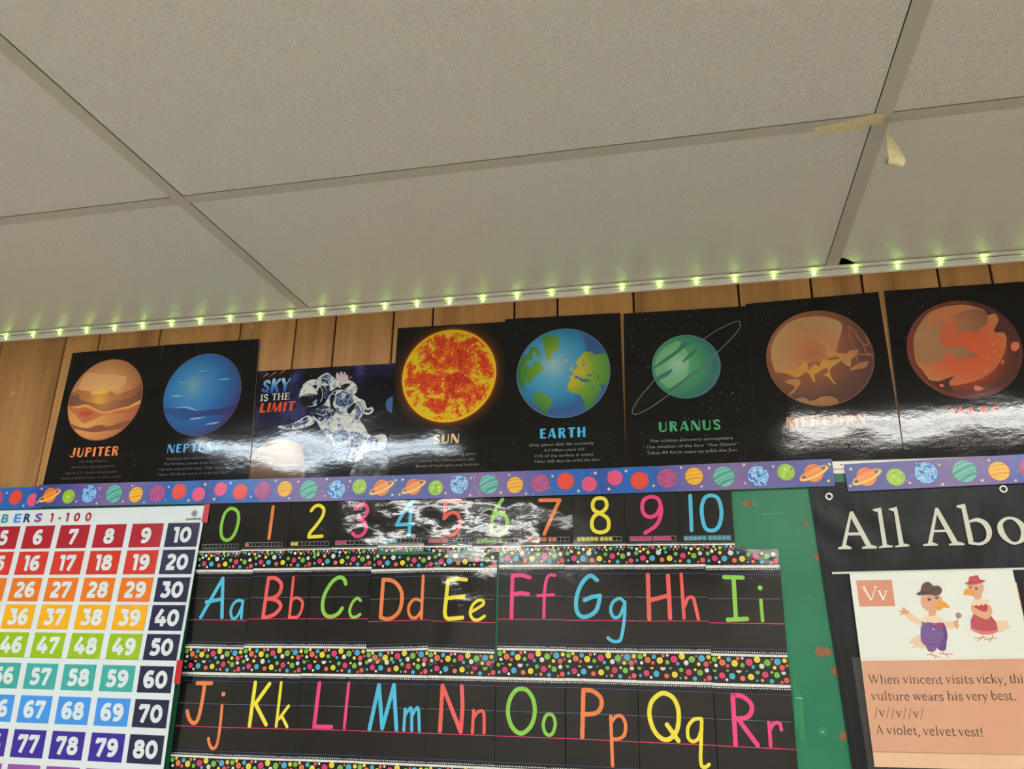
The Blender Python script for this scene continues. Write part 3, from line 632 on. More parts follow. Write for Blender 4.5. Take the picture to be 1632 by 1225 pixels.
 'v_wing':[[(12817,16236),(13021,16376),(13082,16285),(13092,16149),(13017,16133),(12947,16162),(12840,16130),(12909,16207)],[(12817,16744),(12897,16783),(12990,16698),(13096,16606),(13071,16529),(12946,16590),(12865,16651)],[(13433,16594),(13626,16611),(13622,16489),(13462,16487)],[(14322,16631),(14542,16625),(14512,16572),(14560,16520),(14440,16481),(14417,16429),(14326,16480)]],
 'v_skin':[[(12735,16806),(12779,16798),(12794,16853),(12831,16853),(12855,16806),(12899,16799),(12886,16760),(12823,16728),(12786,16736),(12738,16712),(12743,16751),(12775,16762),(12732,16782)],[(13626,16611),(13687,16626),(13721,16611),(13694,16581),(13726,16550),(13695,16535),(13687,16482),(13654,16504),(13629,16534)],[(13121,16948),(13141,17042),(13185,17089),(13296,17081),(13458,17074),(13491,16996),(13431,16887),(13361,16809),(13329,16685),(13228,16700),(13231,16777),(13145,16854)],[(13955,17246),(14020,17285),(14211,17292),(14225,17199),(14181,17105),(14128,16997),(14042,17005),(14041,17043),(13965,17121)]],
 'v_purple':[[(13084,16622),(13124,16591),(13214,16600),(13328,16577),(13448,16594),(13489,16472),(13484,16335),(13454,16229),(13433,16139),(13392,16100),(13320,16107),(13290,16152),(13229,16083),(13128,16089),(13097,16179),(13028,16269),(13062,16514),(13095,16545)]],
 'v_plum':[[(13448,16594),(13489,16472),(13484,16335),(13403,16229),(13387,16274),(13432,16380),(13428,16456)],[(13297,16152),(13394,16221),(13446,16229),(13433,16139),(13392,16100),(13320,16107)]],
 'v_lapel':[[(13214,16546),(13318,16501),(13426,16441)],[(13145,16210),(13275,16200),(13398,16244)]],
 'v_tie':[[(13345,16593),(13414,16563),(13394,16471),(13356,16516)],[(14003,16889),(14092,16905),(14225,16920),(14234,16844),(14188,16782),(14066,16828)]],
 'v_dress':[[(13981,16751),(14265,16722),(14343,16495),(14193,16449),(14037,16462),(13902,16514)]],
 'v_hem':[[(13902,16514),(14037,16462),(14192,16446),(14348,16480),(14326,16435),(14183,16389),(14028,16402),(13902,16468)]],
 'v_arms':[[(13957,16873),(14022,16920),(14239,16920),(14306,16844),(14284,16752),(14229,16676),(14155,16660),(13981,16751)]],
 'v_white':[[(13240,16470),(13271,16485),(13298,16467)]],
 'v_collar':[[(13081,16652),(13168,16699),(13319,16716),(13403,16686),(13482,16625),(13377,16609),(13314,16577),(13259,16608),(13213,16592),(13158,16622)],[(13944,16935),(14034,16997),(14168,17020),(14304,16967),(14213,16936),(14163,16897),(14131,16920),(14088,16881),(14064,16912),(14017,16889)]],
 'v_beak':[[(13386,16933),(13474,16980),(13556,16934),(13596,16853),(13502,16864),(13412,16801),(13368,16855)],[(13867,17074),(13899,17168),(13963,17199),(14045,17168),(14026,17090),(13973,17074),(13917,17090)]],
 'v_hat':[[(13068,17112),(13141,17152),(13167,17231),(13222,17302),(13314,17318),(13378,17246),(13454,17254),(13513,17199),(13494,17121),(13428,17074),(13325,17081),(13222,17089),(13101,17073)]],
 'v_hatred':[[(13911,17293),(13982,17324),(14009,17410),(14069,17418),(14132,17441),(14165,17418),(14191,17355),(14270,17347),(14228,17308),(14106,17277),(13987,17264)]],
 'v_hatband':[[(13154,17139),(13272,17128),(13414,17183)]],
 'v_hatredband':[[(13989,17324),(14082,17313),(14189,17342)]],
 'v_feet':[[(13170,16075),(13193,16030),(13303,15987)],[(13193,16030),(13098,16031)],[(13193,16030),(13241,15963)],[(13361,16093),(13399,16048),(13528,16043)],[(13399,16048),(13304,16050)],[(13399,16048),(13450,16004)],[(14077,16395),(14069,16342),(13930,16326)],[(14069,16342),(13981,16281)],[(14069,16342),(14133,16340)],[(14240,16389),(14224,16329),(14090,16297)],[(14224,16329),(14163,16261)],[(14224,16329),(14302,16333)]],
 'v_stem':[[(13710,16688),(13670,16611)]],
 'v_pts':[[(13271,17011),(13401,17039),(14004,17230),(14095,17202),(13727,16721)]],
 'ban':[[(12083,18670),(12138,18674),(12408,17992),(12309,17982),(12090,18541),(11929,17980),(11858,17987)],[(11971,18263),(12234,18264),(12223,18206),(11965,18205)],[(11791,17977),(11866,18003),(11945,18025),(12038,17978),(12030,17944),(11787,17942)],[(12227,17983),(12334,18005),(12411,18020),(12493,17987),(12487,17951),(12225,17949)],[(12504,18704),(12661,18740),(12680,17989),(12600,17979),(12589,18648),(12505,18680)],[(12525,17980),(12603,18008),(12684,18023),(12778,18000),(12772,17970),(12524,17955)],[(12794,18709),(12948,18745),(12980,18004),(12893,17987),(12884,18653),(12795,18686)],[(12821,17992),(12897,18014),(12985,18042),(13075,18012),(13071,17985),(12819,17970)],[(13627,18707),(13677,18710),(13934,18037),(13829,18025),(13637,18580),(13474,18021),(13401,18026)],[(13505,18285),(13774,18292),(13767,18247),(13499,18244)],[(13316,18016),(13403,18037),(13485,18059),(13576,18019),(13570,17992),(13316,17986)],[(13766,18021),(13863,18047),(13938,18064),(14040,18027),(14033,17996),(13766,17992)],[(14004,18745),(14159,18776),(14198,18105),(14175,17999),(14106,18017),(14083,18685),(14003,18710)]],
 'ban_bowl':[[(14177,18455),(14325,18502),(14461,18450),(14534,18325),(14533,18190),(14463,18068),(14349,17997),(14236,17993),(14108,18028),(14156,18073),(14253,18038),(14360,18063),(14430,18147),(14439,18281),(14381,18395),(14283,18431),(14187,18410)]],
 'ban_o':[[(14653,18367),(14753,18478),(14882,18516),(15017,18473),(15119,18359),(15146,18225),(15069,18072),(14959,18011),(14856,17997),(14728,18076),(14648,18211)],[(14745,18366),(14808,18443),(14893,18464),(14967,18418),(15027,18294),(15014,18161),(14969,18073),(14904,18041),(14829,18075),(14760,18209)]],
}
def P(pts): return [(a/1e4, b/1e4) for a, b in pts]
def ART_(k): return [P(p) for p in ART[k]]

# ---------------------------------------------------------------- the room
M_TILE = ceiling_tile_material()
M_WOOD = wood_material()
M_DARK = plain('groove_black', (14, 11, 9), 0.9, spec=0.1)
M_PLENUM = plain('plenum_black', (6, 6, 6), 1.0, spec=0.0)
M_TEE = plain('painted_steel', (186, 182, 168), 0.45)
M_TRIM = plain('white_trim', (225, 220, 214), 0.25)
M_PLASTER = plain('beige_wall_paint', (222, 218, 210), 0.7)
M_FLOOR = ramped_noise('floor_carpet', [(0.3, (218, 213, 203)), (0.7, (230, 225, 215))], (40, 40, 40), rough=0.9, spec=0.1)
CZ = 2.4
X0, X1, Y1 = -3.05, 4.27, -6.10

f = MB(); f.box((X0, Y1, -0.05), (X1, 0.0, 0.0), M_FLOOR)
tag(f.build('floor'), kind='structure')
# planks between the grooves of the panelling, uneven as in real sheet panelling
edges = [-0.924, -0.718, -0.612, -0.4285, -0.195, -0.0405, 0.0665, 0.2195, 0.320, 0.522, 0.6255, 0.802, 1.0345, 1.188, 1.2925, 1.444, 1.545]
pat = [0.206, 0.106, 0.1835, 0.2335, 0.1545, 0.107, 0.153, 0.1005, 0.202]
e = edges[0]; i = 0
while e > X0: e -= pat[-1-i % 9]; i += 1; edges.insert(0, max(e, X0))
e = edges[-1]; i = 0
while e < X1: e += pat[i % 9]; i += 1; edges.append(min(e, X1))
rnd = random.Random(4)
w = MB(); tones = []
w.box((X0, 0.004, 0.0), (X1, 0.05, CZ+0.1), M_DARK); tones += [0.5]*6
for a, b in zip(edges, edges[1:]):
    g = 0.0017
    x0, x1 = a+g, b-g
    c = 0.0012
    w.quad([(x0+c, 0, 0), (x1-c, 0, 0), (x1-c, 0, 2.3945), (x0+c, 0, 2.3945)], M_WOOD)
    w.quad([(x0, 0.004, 0), (x0+c, 0, 0), (x0+c, 0, 2.3945), (x0, 0.004, 2.3945)], M_WOOD)
    w.quad([(x1-c, 0, 0), (x1, 0.004, 0), (x1, 0.004, 2.3945), (x1-c, 0, 2.3945)], M_WOOD)
    tones += [rnd.random()]*3
wall = w.build('wall_back')
ca = wall.data.color_attributes.new('plank', 'FLOAT_COLOR', 'CORNER')
for p in wall.data.polygons:
    t = tones[p.index]
    for li in p.loop_indices: ca.data[li].color = (t, (t*7.3) % 1, (t*3.7) % 1, 1)
tag(wall, kind='structure')
for nm, a, b in (('wall_left', (X0-0.1, Y1, 0), (X0, 0.05, CZ+0.1)), ('wall_right', (X1, Y1, 0), (X1+0.1, 0.05, CZ+0.1)),
                 ('wall_front', (X0-0.1, Y1-0.1, 0), (X1+0.1, Y1, CZ+0.1))):
    f = MB(); f.box(a, b, M_PLASTER); tag(f.build(nm), kind='structure')

# suspended ceiling: tees every 4 ft along the wall and every 2 ft away from it, embossed tiles between
TEE_X = [X0+0.0025] + [-1.219*2, -1.219, 0.0, 1.219, 2.438, 3.657]
TEE_W = 0.026
TEE_Y = [-0.5435 - 0.6095*k for k in range(0, 10)]
def is_lamp(ix, iy):
    return any(abs(ix-fx) < 0.02 and iy-0.62 < fy+0.02 < iy+0.02 - 0.57 + 0.57 and abs(fy-iy+0.6095) < 0.08 for fx, fy, c in FIXTURES)
c = MB()
cells_x = [X0] + TEE_X[1:] + [X1]
cells_y = [0.0] + TEE_Y
hole = [(1.2455, -0.010), (1.2455, -0.052), (1.2633, -0.0385), (1.2887, -0.0107)]
LAMPCELLS = []
for a, b in zip(cells_x, cells_x[1:]):
    for j, (yb, ya) in enumerate(zip(cells_y, cells_y[1:])):
        ya = max(ya, Y1)
        hit_ = [k for k, (fx, fy, col) in enumerate(FIXTURES) if abs(a-fx) < 0.05 and abs(ya-fy) < 0.05]
        if hit_:
            LAMPCELLS.append((hit_[0], a, b, ya, yb)); continue
        # the tile sits a little proud of its tees: a dark joint shows on the side nearer the room's middle
        l = a + (0.0035 if a <= 0.9 else TEE_W-0.004); r = b - (0.0035 if b > 0.9 else TEE_W-0.004)
        if b > 0.9 and b < X1: r = b - 0.0014
        if a > 0.9: l = a + TEE_W - 0.006
        if a <= 0.9: l = a + 0.0014
        if b <= 0.9: r = b - TEE_W + 0.006
        n_, s_ = yb - 0.0014, ya + 0.006
        if j == 0: n_ = -0.004
        poly = [(l, n_), (r, n_), (r, s_), (l, s_)]
        if abs(a-1.219) < 0.01 and j == 0:       # its corner has broken away at the wall
            poly = [(1.2887, n_), (r, n_), (r, s_), (l, s_), (l, -0.052), (1.252, -0.049), (1.2633, -0.0385), (1.276, -0.024)]
        i0 = len(c.v); n = len(poly)
        c.v += [(x, y, CZ+0.0016) for x, y in poly] + [(x, y, CZ+0.014) for x, y in poly]
        k = c.mat(M_TILE)
        c.f.append(tuple(i0+q for q in range(n))); c.m.append(k)
        c.f.append(tuple(i0+n+q for q in range(n-1, -1, -1))); c.m.append(k)
        for q in range(n):
            c.f.append((i0+(q+1) % n, i0+q, i0+n+q, i0+n+(q+1) % n)); c.m.append(k)
c.box((X0-0.1, Y1-0.1, CZ+0.12), (X1+0.1, 0.05, CZ+0.16), M_PLENUM)
tag(c.build('ceiling'), kind='structure')

tn = 0
def trim(mb):
    global tn
    tn += 1
    return tag(mb.build('trim_%d' % tn), kind='structure')
for x in TEE_X[1:]:                                            # main tees
    t = MB()
    l, r = (x-TEE_W, x) if x <= 0.9 else (x, x+TEE_W)
    t.box((l, Y1, CZ), (r, -0.004, CZ+0.0014), M_TEE)
    t.box(((l+r)/2-0.001, Y1, CZ+0.0014), ((l+r)/2+0.001, -0.004, CZ+0.035), M_PLENUM)
    trim(t)
t = MB()                                                       # cross tees, in one run per row between the main tees
for y in TEE_Y:
    if y < Y1: continue
    for a, b in zip(cells_x, cells_x[1:]):
        l = a if a <= 0.9 else a+TEE_W
        r = b if b > 0.9 else b-TEE_W
        if a == X0: l = X0
        t.box((l+0.0006, y, CZ+0.0003), (r-0.0006, y+0.0245, CZ+0.0013), M_TEE)
        t.box((l+0.0006, y+0.0117, CZ+0.0014), (r-0.0006, y+0.0127, CZ+0.03), M_PLENUM)
trim(t)
t = MB(); t.box((X0, -0.022, CZ-0.0014), (X1, 0.0, CZ-0.0002), M_TRIM); trim(t)      # wall angle under the ceiling edge
t = MB(); t.box((X0, -0.0065, 2.3835), (X1, 0.0, CZ-0.003), M_TRIM); trim(t)         # white moulding strip on the wall

# ---------------------------------------------------------------- recessed fluorescent fixtures above and behind the camera
M_FRAME = plain('lamp_frame', (225, 225, 222), 0.4)
LN = ['cool white recessed ceiling light, left of the two nearest the panelled wall',
      'recessed ceiling light, right of the two nearest the panelled wall',
      'recessed ceiling light, left of the middle pair across the room', 'recessed ceiling light, right of the middle pair across the room',
      'recessed ceiling light, left of the pair farthest from the panelled wall', 'recessed ceiling light, right of the pair farthest from the panelled wall']
for k, a, b, ya, yb in LAMPCELLS:
    root = empty('ceiling_light', ((a+b)/2, (ya+yb)/2, CZ+0.004), LN[k], 'ceiling light', 'recessed ceiling lights')
    o3 = root.location
    l, r = a+0.004, b-0.004
    if a > 0.9: l = a+TEE_W
    if b <= 0.9: r = b-TEE_W
    s, n = ya+0.027, yb-0.003
    m = MB(); q = 0.03
    for bx in (((l, s), (r, s+q)), ((l, n-q), (r, n)), ((l, s+q), (l+q, n-q)), ((r-q, s+q), (r, n-q))):
        m.box((bx[0][0], bx[0][1], CZ+0.004), (bx[1][0], bx[1][1], CZ+0.02), M_FRAME)
    m.build('frame', root, o3)
    m = MB(); m.box((l+q, s+q, CZ+0.022), (r-q, n-q, CZ+0.026), M_FRAME); m.build('reflector', root, o3)
    G = glow('fluorescent_tube_lens', FIXTURES[k][2], LAMP_POWER)
    for c0 in (0.27, 0.73):
        yc = s+q+(n-s-2*q)*c0
        m = MB(); m.box((l+q+.01, yc-.045, CZ+0.008), (r-q-.01, yc+.045, CZ+0.016), G); m.build('tube_lens', root, o3)

# ---------------------------------------------------------------- string of small green lights under the ceiling edge
ledx = [-0.9076, -0.8197, -0.7351, -0.6506, -0.5658, -0.4795, -0.3937, -0.3097, -0.2238, -0.1385, -0.0541, 0.0311, 0.1151, 0.1981, 0.2809, 0.3632,
        0.4465, 0.5299, 0.6126, 0.6952, 0.7777, 0.8623, 0.9445, 1.0278, 1.1115, 1.1954, 1.2806, 1.3651, 1.4498, 1.5332, 1.6170]
M_LED = glow('lit_green_bulb', (0.50, 1.0, 0.12), LED_POWER)
M_WIRE = plain('clear_strip', (214, 214, 205), 0.3)
leds = empty('string_lights', (0.36, -0.008, 2.392), 'string of small lit yellow-green lights along the white trim under the ceiling', 'string lights')
s = MB(); s.box((X0+0.3, -0.0088, 2.3905), (2.4, -0.0066, 2.3950), M_WIRE); s.build('strip', leds, leds.location)
bulb = MB()
rows = []
for k in range(5):
    a = k/4*math.pi/2
    rr = 0.0026*math.cos(a)+1e-5
    rows.append([(rr*math.cos(t)*0.9, -0.0026*math.sin(a), rr*math.sin(t)*1.25) for t in (2*math.pi*j/10 for j in range(10))])
bulb.grid(rows, M_LED, close=True)
first = None
for x in ledx:
    if first is None:
        first = bulb.build('led_bulb', leds); b = first
    else:
        b = first.copy(); COL.objects.link(b)
    b.parent = leds
    b.location = (x-leds.location.x, -0.0089-leds.location.y, 2.3928-leds.location.z)

# ---------------------------------------------------------------- chalkboard
M_GREEN = ramped_noise('green_board', [(0.25, (34, 104, 74)), (0.5, (40, 116, 84)), (0.75, (48, 124, 94))], (5, 5, 5), detail=5, kind='board')
M_ALU = plain('aluminium', (226, 224, 214), 0.35, metallic=0.0)
M_RUST = ramped_noise('rust_stain', [(0.3, (120, 84, 50)), (0.7, (150, 98, 62))], (90, 90, 90), detail=4, rough=0.6, kind='board')
BX0, BX1 = -1.8, 2.9
board = empty('chalkboard', (0.55, -0.012, 0.80), 'large green chalkboard with aluminium rail, covered with charts and cards', 'chalkboard')
m = MB(); m.box((BX0, -0.012, 0.80), (BX1, -0.001, 1.95), M_GREEN); m.build('writing_surface', board, board.location)
m = MB()
prof = [(-0.001, 1.9695), (-0.0165, 1.9695), (-0.0175, 1.969), (-0.0175, 1.9688), (-0.0150, 1.9688), (-0.0150, 1.9685), (-0.0195, 1.9675), (-0.0195, 1.9535),
        (-0.0150, 1.9525), (-0.0150, 1.9505), (-0.0185, 1.9495), (-0.0185, 1.9440), (-0.0120, 1.9430), (-0.001, 1.9430)]
m.grid([[(BX0, y, z) for y, z in prof], [(BX1, y, z) for y, z in prof]], M_ALU)
for xx in (BX0, BX1): m.quad([(xx, y, z) for y, z in (prof if xx == BX1 else prof[::-1])], M_ALU)
m.build('top_rail', board, board.location)
m = MB(); m.box((BX0, -0.06, 0.775), (BX1, -0.001, 0.80), M_ALU); m.build('chalk_tray', board, board.location)
m = MB()
for xx in (BX0, BX1-0.02): m.box((xx, -0.0165, 0.80), (xx+0.02, -0.0125, 1.943), M_ALU)
m.build('side_rail', board, board.location)
m = MB()
for xx in (1.2035,): m.poly(circle(xx, 1.9610, 0.0016, 12), -0.0197, M_DARK)
m.build('rivet_hole', board, board.location)
rnd = random.Random(11)
for cx, cz, rx, rz in ((1.143, 1.7807, 0.008, 0.009), (1.1325, 1.6046, 0.016, 0.010), (1.1516, 1.5718, 0.010, 0.010), (1.153, 1.4596, 0.008, 0.009), (1.0178, 1.8875, 0.012, 0.007), (1.125, 1.846, 0.006, 0.005)):
    m = MB()
    pts = [(cx+rx*(0.7+0.5*rnd.random())*math.cos(a), cz+rz*(0.6+0.5*rnd.random())*math.sin(a)) for a in (2*math.pi*i/14 for i in range(14))]
    m.poly(smooth(pts+[pts[0]], 3), -0.0122, M_RUST)
    m.build('brown_stain', board, board.location)
m = MB(); m.polys(ribbon(circle(1.1176, 1.4662, 0.006, 20)+[circle(1.1176, 1.4662, 0.006, 20)[0]], 0.0025, 'butt'), -0.0122, ink((52, 140, 108), 'board')); m.poly(circle(1.1176, 1.4655, 0.0022, 10), -0.0123, ink((150, 180, 160), 'board'))
m.build('screw_dimple', board, board.location)
m = MB(); m.poly(circle(0.9991, 1.8009, 0.0032, 14), -0.0122, M_RUST); m.poly(circle(0.9991, 1.8009, 0.0014, 10), -0.0123, M_DARK); m.build('screw_hole', board, board.location)
Wk = ink((112, 166, 140), 'board')
for a, c2 in (((1.045, 1.866), (1.085, 1.868)), ((1.105, 1.832), (1.112, 1.834)), ((1.132, 1.815), (1.1345, 1.803)), ((1.118, 1.706), (1.121, 1.7065))):
    m = MB(); m.polys(ribbon([a, c2], 0.0008, 'butt'), -.0122, Wk); m.build('scratch', board, board.location)
for cx, cz in ((1.007, 1.886), (1.031, 1.888)):
    m = MB(); m.polys(ribbon([(cx-0.004, cz+0.004), (cx+0.003, cz+0.003), (cx+0.004, cz-0.003), (cx-0.002, cz-0.002)], 0.0012), -0.0122, ink((92, 150, 124), 'board'))
    m.build('tape_residue', board, board.location)

# ---------------------------------------------------------------- posters
def starfield(mb, quad, n, y, seed, keepout=None, clusters=()):
    r = random.Random(seed)
    (x0, z1), (x1, _), (_, z0), _ = quad
    for i in range(n):
        if clusters and r.random() < 0.6:
            cx, cz, s = clusters[r.randrange(len(clusters))]
            x, z = r.gauss(cx, s), r.gauss(cz, s)
        else: x, z = r.uniform(x0+0.012, x1-0.012), r.uniform(z0+0.006, z1-0.006)
        if not (x0+0.008 < x < x1-0.008 and z0+0.004 < z < z1-0.004): continue
        if keepout and any(math.hypot(x-a, z-b) < c for a, b, c in keepout): continue
        g = r.choice((70, 100, 120, 150, 190, 225))
        rr = r.choice((0.00035, 0.0004, 0.0005, 0.0006)) * (1.5 if r.random() < 0.08 else 1)
        mb.poly(circle(x, z, rr, 6), y, ink((g, g, min(255, g+8))))

BLACK = ink((5, 5, 6))
class Poster:
    def __init__(self, quad, y, label, black=BLACK, t=0.0007, name='planet_poster', cat='poster', group='planet posters above the chalkboard'):
        self.q, self.y = quad, y
        ox = (quad[2][0]+quad[3][0])/2; oz = quad[2][1]
        self.o = Vector((ox, y, oz))
        self.root = empty(name, self.o, label, cat, group)
        m = MB(); m.sheet(quad, y, t, black, ink((235, 235, 232))); m.build('sheet', self.root, self.o)
    def loc(self, x, z): return (x-self.o.x, 0.0, z-self.o.z)
    def part(self, name, fill):
        m = MB(); fill(m); return m.build(name, self.root, self.o)
    def L(self, k): return self.y - 0.00012*k

def planet_poster(quad, y, label, disc, title, box, slope, caption, capbox, tcol, ccol, seed, nstars=150, fat=1.0, clusters=None):
    p = Poster(quad, y, label)
    cx, cz, r, paint = disc
    x0, x1, z0, z1 = quad[3][0], quad[2][0], quad[2][1], quad[0][1]
    cl = clusters or [(x0+0.06, z1-0.03, 0.03), (x1-0.05, z0+0.03, 0.03), ((x0+x1)/2, z0+0.10, 0.025)]
    p.part('star_field', lambda m: starfield(m, quad, nstars, p.L(1), seed, [(cx, cz, r+0.003)], cl))
    p.part('planet_picture', lambda m: paint(m, p, cx, cz, r))
    p.part('title_lettering', lambda m: deco_text(m, title, box[0], box[1], box[2], box[3], p.L(2), ink(tcol), slope, fat=fat))
    def cap(m):
        for s, (a, b, z, h) in zip(caption, capbox): put_text(m, s, (a, b, z, h), p.L(2), ink(ccol), 0.006)
    p.part('caption_lettering', cap)
    return p

def box_cut(pts, q):
    x0, x1, z0, z1 = max(q[0][0], q[3][0])+.0003, min(q[1][0], q[2][0])-.0003, q[2][1]+.0003, min(q[0][1], q[1][1])-.0012
    out = list(pts)
    for ax, v, sg in ((0, x0, 1), (0, x1, -1), (1, z0, 1), (1, z1, -1)):
        src, out = out, []
        for j in range(len(src)):
            a, b = src[j-1], src[j]
            da, db = sg*(a[ax]-v), sg*(b[ax]-v)
            if (da >= 0) != (db >= 0):
                t = da/(da-db); out.append((a[0]+(b[0]-a[0])*t, a[1]+(b[1]-a[1])*t))
            if db >= 0: out.append(b)
        if not out: return []
    return clean(out)
def disc(m, p, cx, cz, r, k, mat): m.poly(circle(cx, cz, r, 72), p.L(k), mat)
def cut(m, p, key, cx, cz, r, k, mat, sm=True):
    for pts in ART_(key):
        q = clip(smooth(pts+[pts[0]], 3)[:-1] if sm else pts, cx, cz, r)
        m.poly(q, p.L(k), mat)

def paint_jupiter(m, p, cx, cz, r):
    sky = radial('jupiter_sky', p.loc(-0.574, 2.206), 0.12, [(0.0, (240, 200, 84)), (0.22, (230, 174, 92)), (0.5, (210, 150, 92)), (1.0, (160, 100, 62))])
    disc(m, p, cx, cz, r+0.0008, 1, ink((150, 92, 66)))
    disc(m, p, cx, cz, r, 2, sky)
    cut(m, p, 'jup_cloud', cx, cz, r-0.002, 3, radial('jupiter_cloud', p.loc(-0.574, 2.195), 0.12, [(0.0, (240, 204, 92)), (0.4, (228, 168, 110)), (1.0, (212, 152, 120))]))
    cut(m, p, 'jup_far', cx, cz, r-0.0015, 4, radial('jupiter_far_hills', p.loc(-0.574, 2.195), 0.11, [(0.0, (226, 176, 74)), (0.3, (196, 126, 72)), (1.0, (150, 86, 58))]))
    cut(m, p, 'jup_mid', cx, cz, r-0.0015, 5, radial('jupiter_mid_hills', p.loc(-0.56, 2.19), 0.11, [(0.0, (188, 126, 72)), (0.4, (150, 96, 70)), (1.0, (112, 70, 58))]))
    cut(m, p, 'jup_dune', cx, cz, r-0.0015, 6, ink((224, 158, 84)))
    cut(m, p, 'jup_band', cx, cz, r-0.0015, 7, radial('jupiter_band', p.loc(-0.60, 2.168), 0.14, [(0.0, (196, 104, 62)), (0.4, (198, 116, 70)), (1.0, (170, 98, 66))]))
    cut(m, p, 'jup_low', cx, cz, r-0.0015, 8, radial('jupiter_low', p.loc(-0.60, 2.15), 0.13, [(0.0, (228, 166, 92)), (0.5, (206, 136, 80)), (1.0, (172, 102, 66))]))
    cut(m, p, 'jup_eye', cx, cz, r, 9, ink((190, 80, 48)))
    cut(m, p, 'jup_dark', cx, cz, r-0.0015, 9, ink((140, 84, 62)))
def paint_neptune(m, p, cx, cz, r):
    base = radial('neptune_globe', p.loc(-0.303, 2.218), 0.175, [(0.0, (112, 158, 178)), (0.22, (60, 132, 184)), (0.5, (38, 104, 164)), (0.78, (54, 62, 116)), (1.0, (58, 46, 92))])
    disc(m, p, cx, cz, r, 2, ink((88, 82, 120))); disc(m, p, cx, cz, r-0.0012, 3, base)
    cut(m, p, 'nep_band', cx, cz, r-0.0012, 4, radial('neptune_band', p.loc(-0.34, 2.16), 0.16, [(0.0, (40, 84, 142)), (0.5, (50, 66, 122)), (1.0, (56, 50, 98))]))
    cut(m, p, 'nep_cloud', cx, cz, r-0.0012, 5, ink((128, 178, 214)))
def paint_sun(m, p, cx, cz, r):
    halo = radial('sun_halo', p.loc(cx, cz), r*1.24, [(0.78, (120, 62, 14)), (0.86, (58, 32, 14)), (1.0, (5, 5, 6))])
    m.poly(box_cut(circle(cx, cz, r*1.24, 72), p.q), p.L(1), halo)
    m.poly(circle(cx, cz, r, 72), p.L(2), ink((236, 176, 22)))
    mt, nt, bs = nodes('sun_fire')
    tc = N(nt, 'ShaderNodeTexCoord')
    n1 = N(nt, 'ShaderNodeTexNoise', Scale=24.0, Detail=5.0, Distortion=1.3)
    n2 = N(nt, 'ShaderNodeTexNoise', Scale=75.0, Detail=4.0, Distortion=2.4)
    nt.links.new(tc.outputs['Object'], n1.inputs['Vector']); nt.links.new(tc.outputs['Object'], n2.inputs['Vector'])
    sub = N(nt, 'ShaderNodeVectorMath', operation='SUBTRACT'); sub.inputs[1].default_value = p.loc(cx, cz)
    nt.links.new(tc.outputs['Object'], sub.inputs[0])
    flat = N(nt, 'ShaderNodeVectorMath', operation='MULTIPLY'); flat.inputs[1].default_value = (1/r, 0, 1/r)
    nt.links.new(sub.outputs[0], flat.inputs[0])
    ln = N(nt, 'ShaderNodeVectorMath', operation='LENGTH'); nt.links.new(flat.outputs[0], ln.inputs[0])
    pw = N(nt, 'ShaderNodeMath', operation='POWER'); pw.inputs[1].default_value = 7.0
    nt.links.new(ln.outputs['Value'], pw.inputs[0])
    a = N(nt, 'ShaderNodeMath', operation='MULTIPLY_ADD'); a.inputs[1].default_value = 0.62
    nt.links.new(n1.outputs[0], a.inputs[0])
    b = N(nt, 'ShaderNodeMath', operation='MULTIPLY'); b.inputs[1].default_value = 0.42
    nt.links.new(n2.outputs[0], b.inputs[0]); nt.links.new(b.outputs[0], a.inputs[2])
    cc = N(nt, 'ShaderNodeMath', operation='MULTIPLY_ADD'); cc.inputs[1].default_value = 0.14
    nt.links.new(pw.outputs[0], cc.inputs[0]); nt.links.new(a.outputs[0], cc.inputs[2])
    rp = ramp(nt, [(0.38, (170, 38, 26)), (0.47, (204, 62, 30)), (0.535, (212, 82, 30)), (0.565, (220, 128, 30)), (0.59, (214, 184, 28)), (0.75, (216, 202, 34))])
    nt.links.new(cc.outputs[0], rp.inputs[0]); nt.links.new(rp.outputs[0], bs.inputs['Base Color'])
    attach(nt, bs, 'poster')
    m.poly(circle(cx, cz, r-0.0055, 72), p.L(3), mt)
def paint_earth(m, p, cx, cz, r):
    sea = radial('earth_sea', p.loc(cx-0.022, cz+0.02), 0.15, [(0.0, (150, 186, 188)), (0.22, (90, 158, 188)), (0.5, (46, 132, 176)), (0.72, (48, 92, 140)), (1.0, (66, 86, 140))])
    land = radial('earth_land', p.loc(cx+0.008, cz+0.008), 0.12, [(0.0, (204, 170, 52)), (0.32, (176, 168, 46)), (0.52, (112, 152, 50)), (0.8, (72, 128, 54)), (1.0, (44, 88, 60))])
    disc(m, p, cx, cz, r, 2, ink((84, 116, 158))); disc(m, p, cx, cz, r-0.002, 3, sea)
    cut(m, p, 'ear_dusk', cx, cz, r-0.002, 4, ink((50, 84, 134)))
    cut(m, p, 'ear_land', cx, cz, r-0.002, 5, land, sm=False)
    cut(m, p, 'ear_sea', cx, cz, r-0.002, 6, ink((42, 104, 142)), sm=False)
